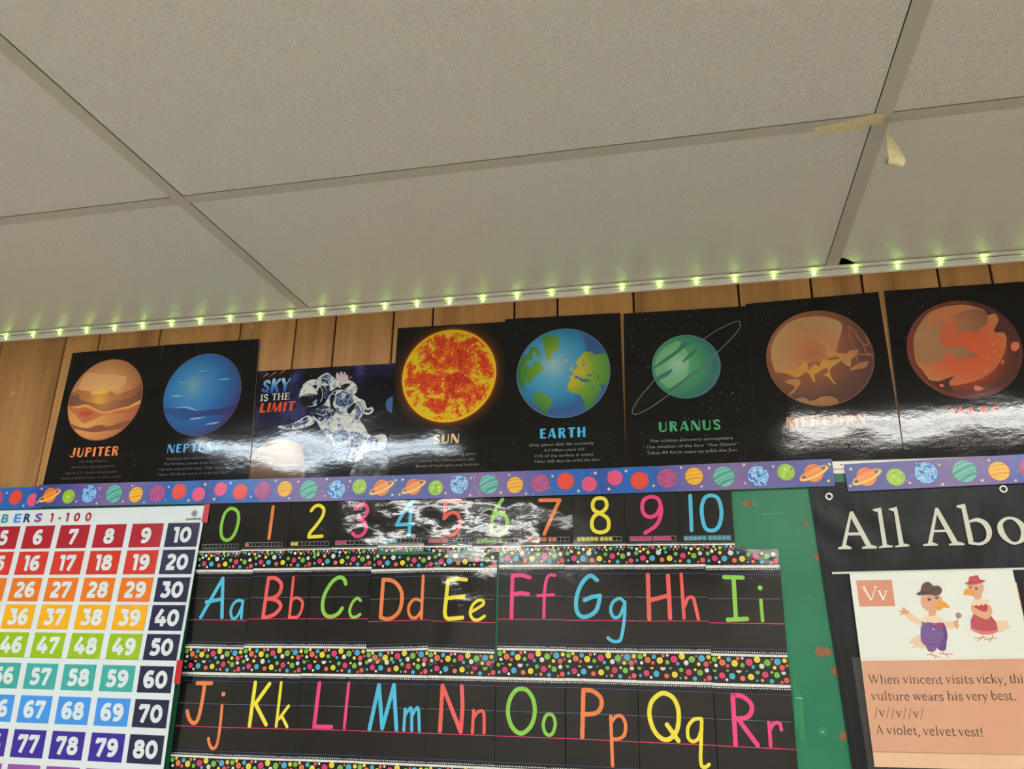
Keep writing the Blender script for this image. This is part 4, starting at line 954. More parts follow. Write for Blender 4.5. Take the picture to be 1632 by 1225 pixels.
def paint_uranus(m, p, cx, cz, r):
    base = radial('uranus_globe', p.loc(cx-0.018, cz+0.006), 0.10, [(0.0, (138, 184, 152)), (0.2, (92, 158, 112)), (0.5, (64, 140, 92)), (0.78, (52, 106, 104)), (1.0, (58, 112, 122))])
    disc(m, p, cx, cz, r, 2, ink((70, 122, 122))); disc(m, p, cx, cz, r-0.0015, 3, base)
    cut(m, p, 'ura_light', cx, cz, r-0.006, 4, radial('uranus_light', p.loc(cx-0.018, cz+0.006), 0.07, [(0.0, (152, 192, 164)), (0.4, (112, 170, 126)), (1.0, (98, 152, 106))]))
    for q in ART_('ura_band'): m.poly(clip(smooth(q+[q[0]], 3)[:-1], cx, cz, r-0.0015), p.L(5), ink((56, 110, 96)))
    a, b = ART_('ura_ring')
    m.polys(ribbon(smooth(a, 5), 0.0015), p.L(6), ink((118, 122, 120)))
    m.polys(ribbon(smooth(b, 5), 0.0006), p.L(6), ink((60, 62, 62)))
def paint_mercury(m, p, cx, cz, r):
    base = radial('mercury_globe', p.loc(cx-0.03, cz+0.03), 0.19, [(0.0, (160, 104, 70)), (0.3, (146, 90, 62)), (0.62, (92, 62, 52)), (0.8, (80, 56, 54)), (1.0, (110, 74, 58))])
    disc(m, p, cx, cz, r, 2, ink((142, 96, 60))); disc(m, p, cx, cz, r-0.0012, 3, base)
    cut(m, p, 'mer_light', cx, cz, r-0.0012, 4, radial('mercury_light', p.loc(cx-0.012, cz+0.008), 0.12, [(0.0, (168, 100, 66)), (0.4, (174, 122, 82)), (0.75, (172, 136, 90)), (1.0, (160, 128, 86))]))
    cut(m, p, 'mer_tan', cx, cz, r-0.0012, 5, radial('mercury_tan', p.loc(cx-0.01, cz), 0.13, [(0.0, (190, 136, 76)), (0.5, (172, 120, 72)), (1.0, (128, 84, 62))]))
    cut(m, p, 'mer_gold', cx, cz, r-0.0012, 6, radial('mercury_gold', p.loc(cx-0.01, cz-0.01), 0.11, [(0.0, (190, 140, 64)), (0.5, (182, 132, 66)), (1.0, (172, 112, 76))]))
    for q in ART_('mer_vein'):
        for s in ribbon(smooth(q, 4), 0.0034): m.poly(clip(s, cx, cz, r-0.0012), p.L(7), ink((132, 90, 70)))
def paint_mars(m, p, cx, cz, r):
    disc(m, p, cx, cz, r, 2, radial('mars_rim', p.loc(cx-0.05, cz+0.02), 0.19, [(0.0, (118, 58, 48)), (0.5, (108, 54, 46)), (1.0, (66, 40, 36))]))
    disc(m, p, cx, cz, r-0.008, 3, radial('mars_globe', p.loc(cx-0.01, cz+0.0), 0.115, [(0.0, (190, 84, 52)), (0.5, (160, 68, 46)), (0.8, (96, 48, 40)), (1.0, (64, 40, 36))]))
    cut(m, p, 'mar_hi', cx, cz, r-0.001, 4, radial('mars_highland', p.loc(cx+0.005, cz-0.005), 0.115, [(0.0, (196, 84, 50)), (0.45, (186, 92, 56)), (0.8, (178, 112, 68)), (1.0, (168, 112, 70))]))
    cut(m, p, 'mar_dust', cx, cz, r-0.002, 5, radial('mars_dust', p.loc(cx-0.08, cz+0.04), 0.17, [(0.0, (160, 120, 84)), (0.5, (150, 104, 74)), (1.0, (112, 64, 54))]))
    cut(m, p, 'mar_dark', cx, cz, r-0.001, 6, ink((74, 44, 40)))
    cut(m, p, 'mar_crater', cx, cz, r-0.001, 7, ink((194, 104, 82)))

def row(z0, n, x0s, h=0.0062): return [(a, b, z0[i], h) for i, (a, b) in enumerate(x0s)]
planet_poster([(-.6853, 2.3336), (-.4122, 2.3361), (-.4040, 1.9715), (-.6940, 1.9715)], -.0030, 'black poster of tan striped Jupiter, leftmost in the poster row',
    (-.5574, 2.1972, .1092, paint_jupiter), 'JUPITER', (-.6299, -.4882, 2.0464, .0238), 0.0,
    ['The largest planet', 'The fastest spinning planet', 'Can fit 1321 Earths inside Jupiter', 'Takes 11.8 Earth years to orbit the Sun'],
    [(-.5995, -.518, 2.0312, .0062), (-.6217, -.4954, 2.0175, .0062), (-.633, -.481, 2.0022, .0062), (-.6435, -.4674, 1.9893, .0062)], (232, 134, 78), (92, 76, 70), 1, fat=1.05)
planet_poster([(-.4106, 2.3361), (-.1350, 2.3338), (-.1170, 1.9715), (-.4055, 1.9715)], -.0046, 'black poster of deep blue Neptune, beside the Jupiter poster',
    (-.2757, 2.1955, .1084, paint_neptune), 'NEPTUNE', (-.3499, -.2005, 2.0468, .0212), 0.0,
    ['58 times the volume of Earth', 'The farthest planet from the Sun', 'The last one of the four "Gas Giants"', 'Takes 165 Earth years to orbit the Sun'],
    [(-.3467, -.1984, 2.0288, .0062), (-.3545, -.1877, 2.016, .0062), (-.3674, -.1767, 2.003, .0062), (-.3668, -.175, 1.9903, .0062)], (96, 162, 222), (92, 98, 110), 2)
planet_poster([(.2342, 2.3352), (.5052, 2.3312), (.5080, 1.9715), (.2336, 1.9715)], -.0046, 'black poster of the fiery red and yellow Sun, right of the astronaut poster',
    (.3684, 2.2065, .1148, paint_sun), 'SUN', (.3388, .4005, 2.0428, .0211), 0.0,
    ['A yellow dwarf star', 'A huge ball of glowing gases', 'About 4.6 billion years old', 'Made of hydrogen and helium'],
    [(.3262, .4198, 2.0270, .0062), (.3050, .4412, 2.0135, .0062), (.3064, .4368, 2.0008, .0062), (.3000, .4468, 1.9888, .0062)], (232, 190, 128), (112, 108, 96), 3, nstars=90)
planet_poster([(.5019, 2.3375), (.7716, 2.3320), (.7740, 1.9715), (.5015, 1.9715)], -.0062, 'black poster of the blue and green Earth, right of the Sun poster',
    (.6388, 2.1958, .1071, paint_earth), 'EARTH', (.5857, .6889, 2.0438, .0224), 0.0,
    ['Only planet with life currently', '4.5 billion years old', '71% of the surface is water', 'Takes 365 days to orbit the Sun'],
    [(.5625, .7059, 2.0266, .0062), (.5957, .684, 2.0140, .0062), (.5741, .7055, 2.0015, .0062), (.5726, .7173, 1.9893, .0062)], (74, 178, 222), (122, 126, 124), 4)
planet_poster([(.7787, 2.3299), (1.0504, 2.3266), (1.0500, 1.9715), (.7741, 1.9715)], -.0046, 'black poster of small green Uranus with a thin slanted ring',
    (.9106, 2.1940, .0738, paint_uranus), 'URANUS', (.8453, .9757, 2.0483, .0218), 0.0,
    ['The coldest planetary atmosphere', 'The smallest of the four "Gas Giants"', 'Takes 84 Earth years to orbit the Sun'],
    [(.8253, .9982, 2.0260, .0064), (.8176, 1.0063, 2.0127, .0064), (.8188, 1.0049, 1.9998, .0064)], (66, 154, 106), (120, 126, 122), 5, nstars=420,
    clusters=[(.93, 2.10, .03), (.86, 2.29, .05), (.83, 2.20, .03), (1.0, 2.12, .03)])
planet_poster([(1.0467, 2.3311), (1.3205, 2.3364), (1.3246, 1.9715), (1.0466, 1.9715)], -.0062, 'black poster of brown Mercury with pale branching veins, right of the Uranus poster',
    (1.1871, 2.1957, .1074, paint_mercury), 'MERCURY', (1.1066, 1.2655, 2.0456, .0222), 0.0,
    ['The smallest planet', 'The closest planet to the Sun', 'Takes 88 days to orbit the Sun'],
    [(1.1346, 1.2362, 2.0250, .0062), (1.1116, 1.2608, 2.0115, .0062), (1.1097, 1.2635, 1.9985, .0062)], (222, 130, 74), (132, 112, 100), 6, nstars=170)
planet_poster([(1.3320, 2.3383), (1.6060, 2.3362), (1.6060, 1.9715), (1.3256, 1.9715)], -.0046, 'black poster of rust red Mars, at the right end of the poster row',
    (1.4662, 2.1966, .1073, paint_mars), 'MARS', (1.4200, 1.5125, 2.0530, .0200), 0.0,
    ['Takes 687 days to orbit the Sun', 'Has twice as many moons as Earth', 'Called red due to the iron oxide in it'],
    [(1.3852, 1.5405, 2.0166, .0062), (1.3802, 1.5514, 2.0052, .0062), (1.372, 1.562, 1.993, .0062)], (214, 74, 62), (110, 92, 84), 7, nstars=140)

# the astronaut poster
M_NEB = ramped_noise('nebula_print', [(0.30, (4, 4, 8)), (0.5, (11, 11, 22)), (0.60, (28, 28, 62)), (0.70, (66, 70, 128)), (0.85, (140, 150, 196))], (9, 9, 9), detail=6, distortion=0.5, kind='poster')
ap = Poster([(-.1308, 2.2477), (.2370, 2.2459), (.2380, 1.9715), (-.1150, 1.9715)], -.0022, 'landscape poster of a floating white astronaut reading SKY IS THE LIMIT', black=M_NEB, name='astronaut_poster', group='posters above the chalkboard')
AP = [(-.1308, 2.2477), (.2370, 2.2459), (.2380, 1.9715), (-.1150, 1.9715)]
def inside(pts, x0=-.1285, x1=.2375, z0=1.9722, z1=2.2462):
    out = list(pts)
    for ax, v, sg in ((0, x0, 1), (0, x1, -1), (1, z0, 1), (1, z1, -1)):
        src, out = out, []
        for j in range(len(src)):
            a, b = src[j-1], src[j]
            da, db = sg*(a[ax]-v), sg*(b[ax]-v)
            if (da >= 0) != (db >= 0):
                t = da/(da-db); out.append((a[0]+(b[0]-a[0])*t, a[1]+(b[1]-a[1])*t))
            if db >= 0: out.append(b)
        if not out: return []
    return clean(out)
def art(m, key, k, mat, sm=3):
    for q in ART_(key): m.poly(inside(smooth(q+[q[0]], sm)[:-1] if sm else q), ap.L(k), mat)
ap.part('star_field', lambda m: starfield(m, AP, 130, ap.L(1), 21))
def tan_planet(m):
    art(m, 'ast_tan', 2, radial('tan_planet_print', ap.loc(-.03, 2.06), 0.16, [(0.0, (196, 170, 132)), (0.5, (150, 118, 84)), (1.0, (84, 62, 46))]))
    art(m, 'ast_tan2', 3, ink((104, 74, 52)), 0)
ap.part('tan_planet', tan_planet)
def green_planet(m):
    art(m, 'ast_green', 2, radial('green_planet_print', ap.loc(.165, 2.235), 0.05, [(0.0, (84, 122, 104)), (0.6, (48, 82, 80)), (1.0, (24, 38, 50))]))
    for q in ART_('ast_ring'): m.polys([inside(s) for s in ribbon(q, 0.0007)], ap.L(3), ink((110, 120, 150)))
ap.part('moon_picture', lambda m: art(m, 'ast_moon', 2, ramped_noise('moon_print', [(0.35, (30, 30, 32)), (0.55, (96, 96, 98)), (0.7, (170, 170, 165))], (40, 40, 40), detail=5, kind='poster')))
if True:
    for cx, cz, s in ((-.085, 2.238, .012), (-.06, 2.242, .010), (-.105, 2.236, .008), (.12, 2.245-.03, .006)):
        ap.part('light_streak', lambda m: m.polys([inside(q) for q in ribbon([(cx-s, cz-s*.6), (cx+s*.4, cz+s*.4)], [0.0006, 0.0034], 'round')], ap.L(2), ink((196, 120, 92))))
ap.part('blue_planet', lambda m: art(m, 'ast_blue', 2, ink((62, 96, 146))))
M_SUIT = ramped_noise('spacesuit_print', [(0.34, (70, 88, 122)), (0.42, (150, 164, 180)), (0.48, (206, 210, 208)), (0.62, (226, 226, 218)), (0.70, (140, 156, 176))], (48, 48, 48), detail=3, distortion=1.6, kind='poster')
M_SUIT2 = ramped_noise('spacesuit_shade_print', [(0.34, (24, 32, 54)), (0.47, (58, 78, 118)), (0.54, (110, 132, 162)), (0.62, (196, 204, 206))], (75, 75, 75), detail=3, distortion=1.8, kind='poster')
M_NAVY = ramped_noise('chest_pack_print', [(0.34, (16, 20, 34)), (0.5, (34, 44, 78)), (0.58, (74, 92, 134)), (0.64, (190, 198, 206))], (110, 110, 110), detail=2, distortion=1.5, kind='poster')
def spaceman(m):
    for q in ART_('ast_hose'): m.polys(ribbon(smooth(q, 4), 0.0055), ap.L(4), ink((198, 202, 200)))
    art(m, 'ast_white', 5, M_SUIT); art(m, 'ast_hand', 5, ink((206, 186, 196)))
    art(m, 'ast_grey', 6, M_SUIT2); art(m, 'ast_dark', 7, ink((20, 22, 32)))
    art(m, 'ast_dome', 7, ink((222, 222, 214))); art(m, 'ast_visor', 8, radial('visor_print', ap.loc(-.0385, 2.1545), 0.045, [(0.0, (246, 232, 206)), (0.12, (206, 200, 190)), (0.24, (84, 116, 158)), (0.5, (36, 44, 66)), (1.0, (14, 15, 22))]))
    art(m, 'ast_navy', 8, M_NAVY)
    for q in ART_('ast_sheen'): m.poly(inside(smooth(q+[q[0]], 3)[:-1]), ap.L(9), ink((120, 146, 178)))
    for q in ART_('ast_line'): m.polys(ribbon(smooth(q, 4), .0009), ap.L(9), ink((34, 40, 56)))
    for q in ART_('ast_white_line'): m.polys(ribbon(smooth(q, 4), .0013), ap.L(9), ink((232, 232, 226)))
    r = random.Random(8)
    for i in range(60):
        q = ART_('ast_white')[r.choice((3, 3, 3, 5, 6, 7, 1, 2))]
        c = (sum(a for a, b in q)/len(q), sum(b for a, b in q)/len(q))
        a = q[r.randrange(len(q))]; t = r.uniform(0.1, 0.8)
        x, z = c[0]+(a[0]-c[0])*t, c[1]+(a[1]-c[1])*t
        an = r.uniform(0, 6.28); l = r.uniform(.004, .012)
        pts = smooth([(x, z), (x+l*.5*math.cos(an), z+l*.5*math.sin(an)), (x+l*math.cos(an+.6), z+l*math.sin(an+.6))], 3)
        m.polys([inside(s) for s in ribbon(pts, r.uniform(.0005, .0014))], ap.L(8), ink(r.choice(((40, 52, 80), (74, 92, 124), (238, 238, 232), (238, 240, 236), (28, 32, 46)))))
ap.part('astronaut_picture', spaceman)
M_SKY = radial('sky_letter_blue', ap.loc(-.075, 2.224), 0.4, [(0.1, (160, 196, 216)), (0.5, (70, 136, 196)), (1.0, (34, 92, 160))], squash=12.0)
def slogan(m):
    deco_text(m, 'SKY', -.1130, -.0395, 2.1918, .0302, ap.L(3), M_SKY, 0.0, gap=0.06, lean=0.10, fat=1.05, cap='round')
    serif_text(m, 'IS', -.1137, -.0922, 2.1684, .0170, ap.L(3), ink((226, 226, 220)))
    serif_text(m, 'THE', -.0822, -.0349, 2.1695, .0170, ap.L(3), ink((226, 226, 220)))
    deco_text(m, 'LIMIT', -.1130, -.0190, 2.1390, .0240, ap.L(3), ink((212, 82, 40)), 0.012, gap=0.07, lean=0.10, fat=1.1)
ap.part('slogan_lettering', slogan)

# ---------------------------------------------------------------- border strips with planets along the rail
M_BLUE1 = None
def strip_gradient(flip):
    m, nt, bs = nodes('border_print')
    tc = N(nt, 'ShaderNodeTexCoord'); sp = N(nt, 'ShaderNodeSeparateXYZ')
    nt.links.new(tc.outputs['Object'], sp.inputs[0])
    mr = N(nt, 'ShaderNodeMapRange')
    mr.inputs['From Min'].default_value = -0.2345; mr.inputs['From Max'].default_value = 0.2345
    if flip: mr.inputs['To Min'].default_value = 1.0; mr.inputs['To Max'].default_value = 0.0
    no = N(nt, 'ShaderNodeTexNoise', Scale=22.0, Detail=3.0); nt.links.new(tc.outputs['Object'], no.inputs['Vector'])
    ma = N(nt, 'ShaderNodeMath', operation='MULTIPLY_ADD'); ma.inputs[1].default_value = 0.16; 
    nt.links.new(no.outputs[0], ma.inputs[0])
    sb = N(nt, 'ShaderNodeMath', operation='SUBTRACT'); sb.inputs[1].default_value = 0.08
    nt.links.new(sp.outputs['X'], mr.inputs['Value']); nt.links.new(mr.outputs[0], ma.inputs[2]); nt.links.new(ma.outputs[0], sb.inputs[0])
    rp = ramp(nt, [(0.0, (48, 66, 142)), (0.18, (74, 72, 146)), (0.42, (120, 96, 150)), (0.60, (106, 92, 158)), (0.76, (38, 92, 170)), (0.9, (24, 96, 178)), (1.0, (44, 72, 150))])
    nt.links.new(sb.outputs[0], rp.inputs[0]); nt.links.new(rp.outputs[0], bs.inputs['Base Color'])
    attach(nt, bs, 'border')
    return m
PLANETS = [('saturn', .081, .50, .0195), ('green', .195, .57, .0183), ('blue', .313, .47, .0230), ('teal', .46, .49, .0230), ('yellow', .588, .55, .0195),
           ('purple', .708, .51, .0223), ('red', .83, .46, .0200), ('pink', .941, .605, .0172)]
STARS = [(.024, .19, 1.2), (.246, .80, 1.0), (.285, .13, .6), (.371, .21, .9), (.369, .91, 1.2), (.520, .84, 1.2), (.559, .15, 1.0), (.642, .90, 1.0), (.768, .25, 1.1), (.890, .86, 1.2), (.970, .18, 1.4), (.004, .80, 1.1)]
BI = lambda c: ink(c, 'border')
M_SWIRL = ramped_noise('blue_swirl_print', [(0.34, (30, 96, 172)), (0.45, (54, 136, 206)), (0.485, (212, 232, 240)), (0.515, (120, 188, 226)), (0.56, (46, 122, 194)), (0.61, (206, 228, 240)), (0.66, (88, 166, 216))], (85, 85, 85), detail=0.5, distortion=1.2, kind='border')
M_BLOTCH = ramped_noise('purple_blotch_print', [(0.36, (134, 62, 116)), (0.5, (166, 76, 124)), (0.56, (190, 92, 138)), (0.66, (158, 70, 122))], (190, 190, 110), detail=1, distortion=1.5, kind='border')
def small_planet(kind, cx, cz, r, y):
    m = MB(); L = lambda k: y-0.0001*k
    rot = 0.42
    def arc(off, w, col, k, span=1.0):
        h = math.sqrt(max(r*r-off*off, 0))*span
        c, s = math.cos(rot), math.sin(rot)
        pts = [(cx+u*c-(off+0.12*r*(1-(u/h)**2 if h else 0))*s, cz+u*s+(off+0.12*r*(1-(u/h)**2 if h else 0))*c) for u in (h*(-1+2*i/8) for i in range(9))]
        for q in ribbon(pts, w, 'butt'): m.poly(clip(q, cx, cz, r, 32), L(k), BI(col))
    D = lambda col, k=1: m.poly(circle(cx, cz, r, 40), L(k), BI(col))
    rim = lambda col: m.poly(circle(cx, cz, r+.0007, 40), L(0), BI(col))
    rr = random.Random(int(cx*1e4))
    if kind == 'saturn':
        rim((170, 84, 50)); D((224, 128, 44))
        for o, c in ((.55, (206, 100, 36)), (.1, (234, 146, 60)), (-.5, (210, 104, 40)), (-.8, (226, 130, 60))): arc(o*r, r*.22, c, 2)
        el = [(cx+1.62*r*math.cos(a)*math.cos(rot)-.42*r*math.sin(a)*math.sin(rot), cz+1.62*r*math.cos(a)*math.sin(rot)+.42*r*math.sin(a)*math.cos(rot)) for a in (2*math.pi*i/40 for i in range(41))]
        fr = el[20:41]
        back = el[0:21]
        for sgm in ribbon(back, r*.20, 'butt'):
            x, z = sum(q[0] for q in sgm)/4, sum(q[1] for q in sgm)/4
            if math.hypot(x-cx, z-cz) > r*.98: m.poly(sgm, L(3), BI((206, 150, 40)))
        m.polys(ribbon(fr, r*.30, 'butt'), L(4), BI((230, 172, 48))); m.polys(ribbon(fr, r*.08, 'butt'), L(5), BI((250, 214, 96)))
    elif kind == 'green':
        rim((96, 120, 40)); D((146, 186, 44))
        for i in range(9):
            a, d = rr.uniform(0, 6.28), rr.uniform(.1, .75)*r
            m.poly(circle(cx+d*math.cos(a), cz+d*math.sin(a), r*rr.uniform(.10, .2), 12), L(2), BI(rr.choice(((178, 210, 70), (112, 152, 30), (190, 218, 90)))))
    elif kind == 'blue':
        rim((30, 60, 120)); D((36, 112, 184))
        m.poly(circle(cx, cz, r*.985, 40), L(2), M_SWIRL)
    elif kind == 'teal':
        rim((40, 96, 96)); D((112, 186, 166))
        for o, w, c in ((.62, .18, (86, 164, 150)), (.15, .28, (70, 150, 138)), (-.25, .16, (88, 166, 150)), (-.62, .24, (60, 142, 130))): arc(o*r, w*r, c, 2)
        el = [(cx+1.55*r*math.cos(a)*math.cos(rot)-.34*r*math.sin(a)*math.sin(rot), cz+1.55*r*math.cos(a)*math.sin(rot)+.34*r*math.sin(a)*math.cos(rot)) for a in (2*math.pi*i/40 for i in range(41))]
        for sgm in ribbon(el[20:41], r*.045, 'butt'): m.poly(sgm, L(3), BI((74, 130, 140)))
        for sgm in ribbon(el[0:21], r*.045, 'butt'):
            if math.hypot(sum(q[0] for q in sgm)/4-cx, sum(q[1] for q in sgm)/4-cz) > r: m.poly(sgm, L(3), BI((74, 130, 140)))
    elif kind == 'yellow':
        rim((150, 110, 40)); D((236, 182, 54)); rot = 0.12
        for o, w, c in ((.55, .16, (216, 150, 36)), (.1, .2, (222, 160, 40)), (-.35, .22, (214, 146, 34)), (-.75, .14, (226, 166, 50))): arc(o*r, w*r, c, 2)
    elif kind == 'purple':
        rim((120, 50, 100)); D((164, 74, 122))
        m.poly(circle(cx, cz, r*.985, 40), L(2), M_BLOTCH)
    elif kind == 'red':
        rim((180, 70, 80)); D((212, 66, 56)); m.poly(circle(cx, cz, r*.8, 32), L(2), BI((220, 70, 52)))
    else:
        rim((190, 60, 110)); D((222, 84, 122))
        for o in (.6, .2, -.2, -.6): arc(o*r, .10*r, (204, 62, 106), 2)
    return m
def star(cx, cz, r, rot=.3, n=5, inner=.45):
    return [(cx+(r if i % 2 == 0 else r*inner)*math.cos(rot+math.pi*i/n), cz+(r if i % 2 == 0 else r*inner)*math.sin(rot+math.pi*i/n)) for i in range(2*n)]
SEGS = [((-1.140, 1.9700), (-.6695, 1.9692), False, 'planet border strip on the rail at the far left, over the number chart', -.0207),
        ((-.6880, 1.9738), (-.2047, 1.9711), False, 'planet border strip below the Jupiter and Neptune posters', -.0213),
        ((-.2047, 1.9711), (.2657, 1.9686), True, 'planet border strip below the astronaut poster', -.0209),
        ((.2657, 1.9686), (.7236, 1.9692), False, 'planet border strip below the Sun and Earth posters', -.0213),
        ((.7236, 1.9692), (1.1860, 1.9735), True, 'planet border strip below Uranus and Mercury, ending at the bare rail', -.0209),
        ((1.2076, 1.9612), (1.6760, 1.9735), False, 'tilted planet border strip below Mars, over the black banner', -.0222)]
for (ax, az), (bx, bz), flip, label, y in SEGS:
    ln = math.hypot(bx-ax, bz-az); ang = math.atan2(bz-az, bx-ax)
    H = .0552
    root = empty('border_strip', ((ax+bx)/2+math.sin(ang)*H, y, (az+bz)/2-H*math.cos(ang)), label, 'border strip', 'planet border strips along the chalkboard rail')
    root.rotation_euler = (0, -ang, 0)
    m = MB(); m.sheet([(-ln/2, H), (ln/2, H), (ln/2, 0), (-ln/2, 0)], 0, .0006, strip_gradient(flip), ink((230, 230, 225), 'border'))
    m.build('sheet', root)
    for kind, u, v, r in PLANETS:
        if flip: u, v = 1-u, 1-v
        small_planet(kind, -ln/2+u*ln, H*(1-v), r*ln/.467*.92, -.0002).build('printed_planet', root)
    m = MB(); rr = random.Random(int(ax*1e3))
    for u, v, s in STARS:
        if flip: u, v = 1-u, 1-v
        m.poly(star(-ln/2+min(max(u, .012), .988)*ln, H*(1-v), .0034*s, rr.uniform(0, 1.2)), -.0001, BI((232, 206, 138)))
    for i in range(46):
        m.poly(star(-ln/2+rr.uniform(.01, .99)*ln, rr.uniform(.08, .92)*H, rr.uniform(.0006, .0022), 1.571, 4, .35), -.00008, BI(rr.choice(((96, 140, 214), (120, 160, 224), (210, 190, 160), (200, 210, 230)))))
    m.build('printed_stars', root)

# ---------------------------------------------------------------- dotted cards
CI = lambda c: ink(c, KIND)
C_BLUE, C_CORAL, C_GREEN, C_ORANGE, C_YELLOW, C_PINK, C_WHITE = (78, 182, 212), (226, 92, 88), (132, 192, 74), (224, 124, 72), (230, 214, 62), (222, 66, 122), (222, 222, 214)
DC = {'b': (72, 172, 206), 'c': (218, 88, 92), 'g': (118, 184, 76), 'o': (224, 118, 76), 'y': (230, 212, 62), 'p': (218, 62, 112), 'w': (222, 222, 214)}
LOWER = [(566,650,17,'g'),(598,637,11,'y'),(575,693,11,'w'),(617,672,20,'o'),(660,648,15,'b'),(651,693,11,'c'),(698,675,21,'y'),(720,641,12,'c'),(750,638,8,'w'),(748,687,14,'g'),(793,665,22,'p'),(817,697,11,'b'),(846,645,20,'y'),(873,690,16,'w'),(911,665,21,'g'),(942,642,8,'c'),(955,698,12,'y'),(976,657,21,'b'),(1003,698,17,'c'),(1022,648,14,'y'),(1034,684,9,'c')]
LOWER = [((a-545)/500*.1425, .0262-(b-622)/98*.0262*.97, r/500*.1425, k) for a, b, r, k in LOWER]
UPPER = [(519,28,14,'g'),(549,14,12,'w'),(605,24,12,'y'),(567,58,20,'p'),(525,72,10,'b'),(634,60,20,'b'),(597,81,9,'w'),(680,25,18,'w'),(703,71,16,'o'),(732,24,10,'b'),(758,62,20,'y'),(803,35,14,'g'),(797,82,7,'b'),(832,79,11,'o'),(853,47,20,'p'),(897,32,9,'y'),(892,82,14,'b'),(929,48,19,'g'),(974,34,14,'w'),(958,87,9,'c'),(989,76,17,'c')]
UPPER = [((a-500)/512*.1425, (b-4)/95*.0305, r/512*.1425, k) for a, b, r, k in UPPER]
NUMB = [(575,537,14,'b'),(548,530,6,'y'),(617,548,14,'w'),(648,530,11,'c'),(676,550,14,'y'),(700,536,7,'b'),(714,556,8,'g'),(754,533,16,'p'),(725,527,5,'w'),(807,529,12,'y'),(785,552,8,'b'),(820,556,9,'w'),(855,542,16,'g'),(880,530,6,'b'),(910,528,13,'b'),(898,556,7,'c'),(945,530,11,'w'),(932,556,9,'o'),(974,530,10,'c'),(962,552,6,'w')]
NUMB = [((a-527)/458*.1085, (b-514)/46*.0100, r/458*.1085, k) for a, b, r, k in NUMB]
def card_black(kind): return ramped_noise('chalk_black_'+kind, [(0.3, (19, 18, 18)), (0.55, (27, 25, 25)), (0.8, (37, 35, 34))], (22, 22, 13), detail=4, kind=kind)
M_CARDS = {k: card_black(k) for k in ('card', 'film')}
KIND = 'card'
M_HATCH = ramped_noise('hatched_white_band', [(0.36, (186, 186, 180)), (0.46, (224, 224, 218)), (0.6, (232, 232, 226))], (420, 1, 300), detail=1, distortion=1.5, kind='card')

# row 1 and 2: left and right edge, top at the left and slope; capital and small letter, colours
HAND = [('A','a',-.2170,-.0715,1.7945,-.004,C_BLUE,1),('B','b',-.0735,.0715,1.7968,.010,C_CORAL,1),('C','c',.0705,.2146,1.7982,.008,C_GREEN,1),
        ('D','d',.2130,.3558,1.7931,.040,C_ORANGE,1),('E','e',.3545,.4972,1.7960,-.018,C_YELLOW,1),('F','f',.5008,.6435,1.8007,.000,C_PINK,1),
        ('G','g',.6425,.7852,1.7995,.000,C_BLUE,1),('H','h',.7842,.9280,1.7990,.008,C_CORAL,1),('I','i',.9270,1.0685,1.7970,-.007,C_GREEN,1),
        ('J','j',-.2170,-.0735,1.5735,.002,C_ORANGE,2),('K','k',-.0745,.0705,1.5742,.012,C_YELLOW,2),('L','l',.0692,.2138,1.5762,.012,C_PINK,2),
        ('M','m',.2128,.3554,1.5775,.004,C_BLUE,2),('N','n',.3542,.4998,1.5782,.002,C_CORAL,2),('O','o',.4988,.6424,1.5782,.003,C_GREEN,2),
        ('P','p',.6412,.7844,1.5790,-.010,C_ORANGE,2),('Q','q',.7832,.9279,1.5778,-.006,C_YELLOW,2),('R','r',.9267,1.0690,1.5765,-.008,C_PINK,2)]
WHERE = {'A': 'beside the number chart', 'B': 'right of the A card', 'C': 'right of the B card', 'D': 'slightly tilted, below the number 4', 'E': 'with glare on its top', 'F': 'right of the E card', 'G': 'right of the F card', 'H': 'left of the I card', 'I': 'ending the upper row',
         'J': 'beside the number chart', 'K': 'below the B card', 'L': 'below the C card', 'M': 'below the D card', 'N': 'below the E card', 'O': 'below the F card', 'P': 'below the G card', 'Q': 'below the H card', 'R': 'ending the lower row'}
CN = {C_BLUE: 'blue', C_CORAL: 'coral', C_GREEN: 'green', C_ORANGE: 'orange', C_YELLOW: 'yellow', C_PINK: 'pink'}
def strokes_of(ch): return [P(s) for s in STROKES[ch]]
def write(m, ch, w, y, mat, o):
    for s in strokes_of(ch):
        if len(s) == 2 and abs(s[0][0]-s[1][0])+abs(s[0][1]-s[1][1]) < .002:
            m.poly(circle((s[0][0]+s[1][0])/2, (s[0][1]+s[1][1])/2, w*.72, 20), y, mat)
        else: m.polys(ribbon(smooth(s, 5) if len(s) > 3 else s, w), y, mat)
STEP = {ch[0]: i for i, ch in enumerate(HAND)}
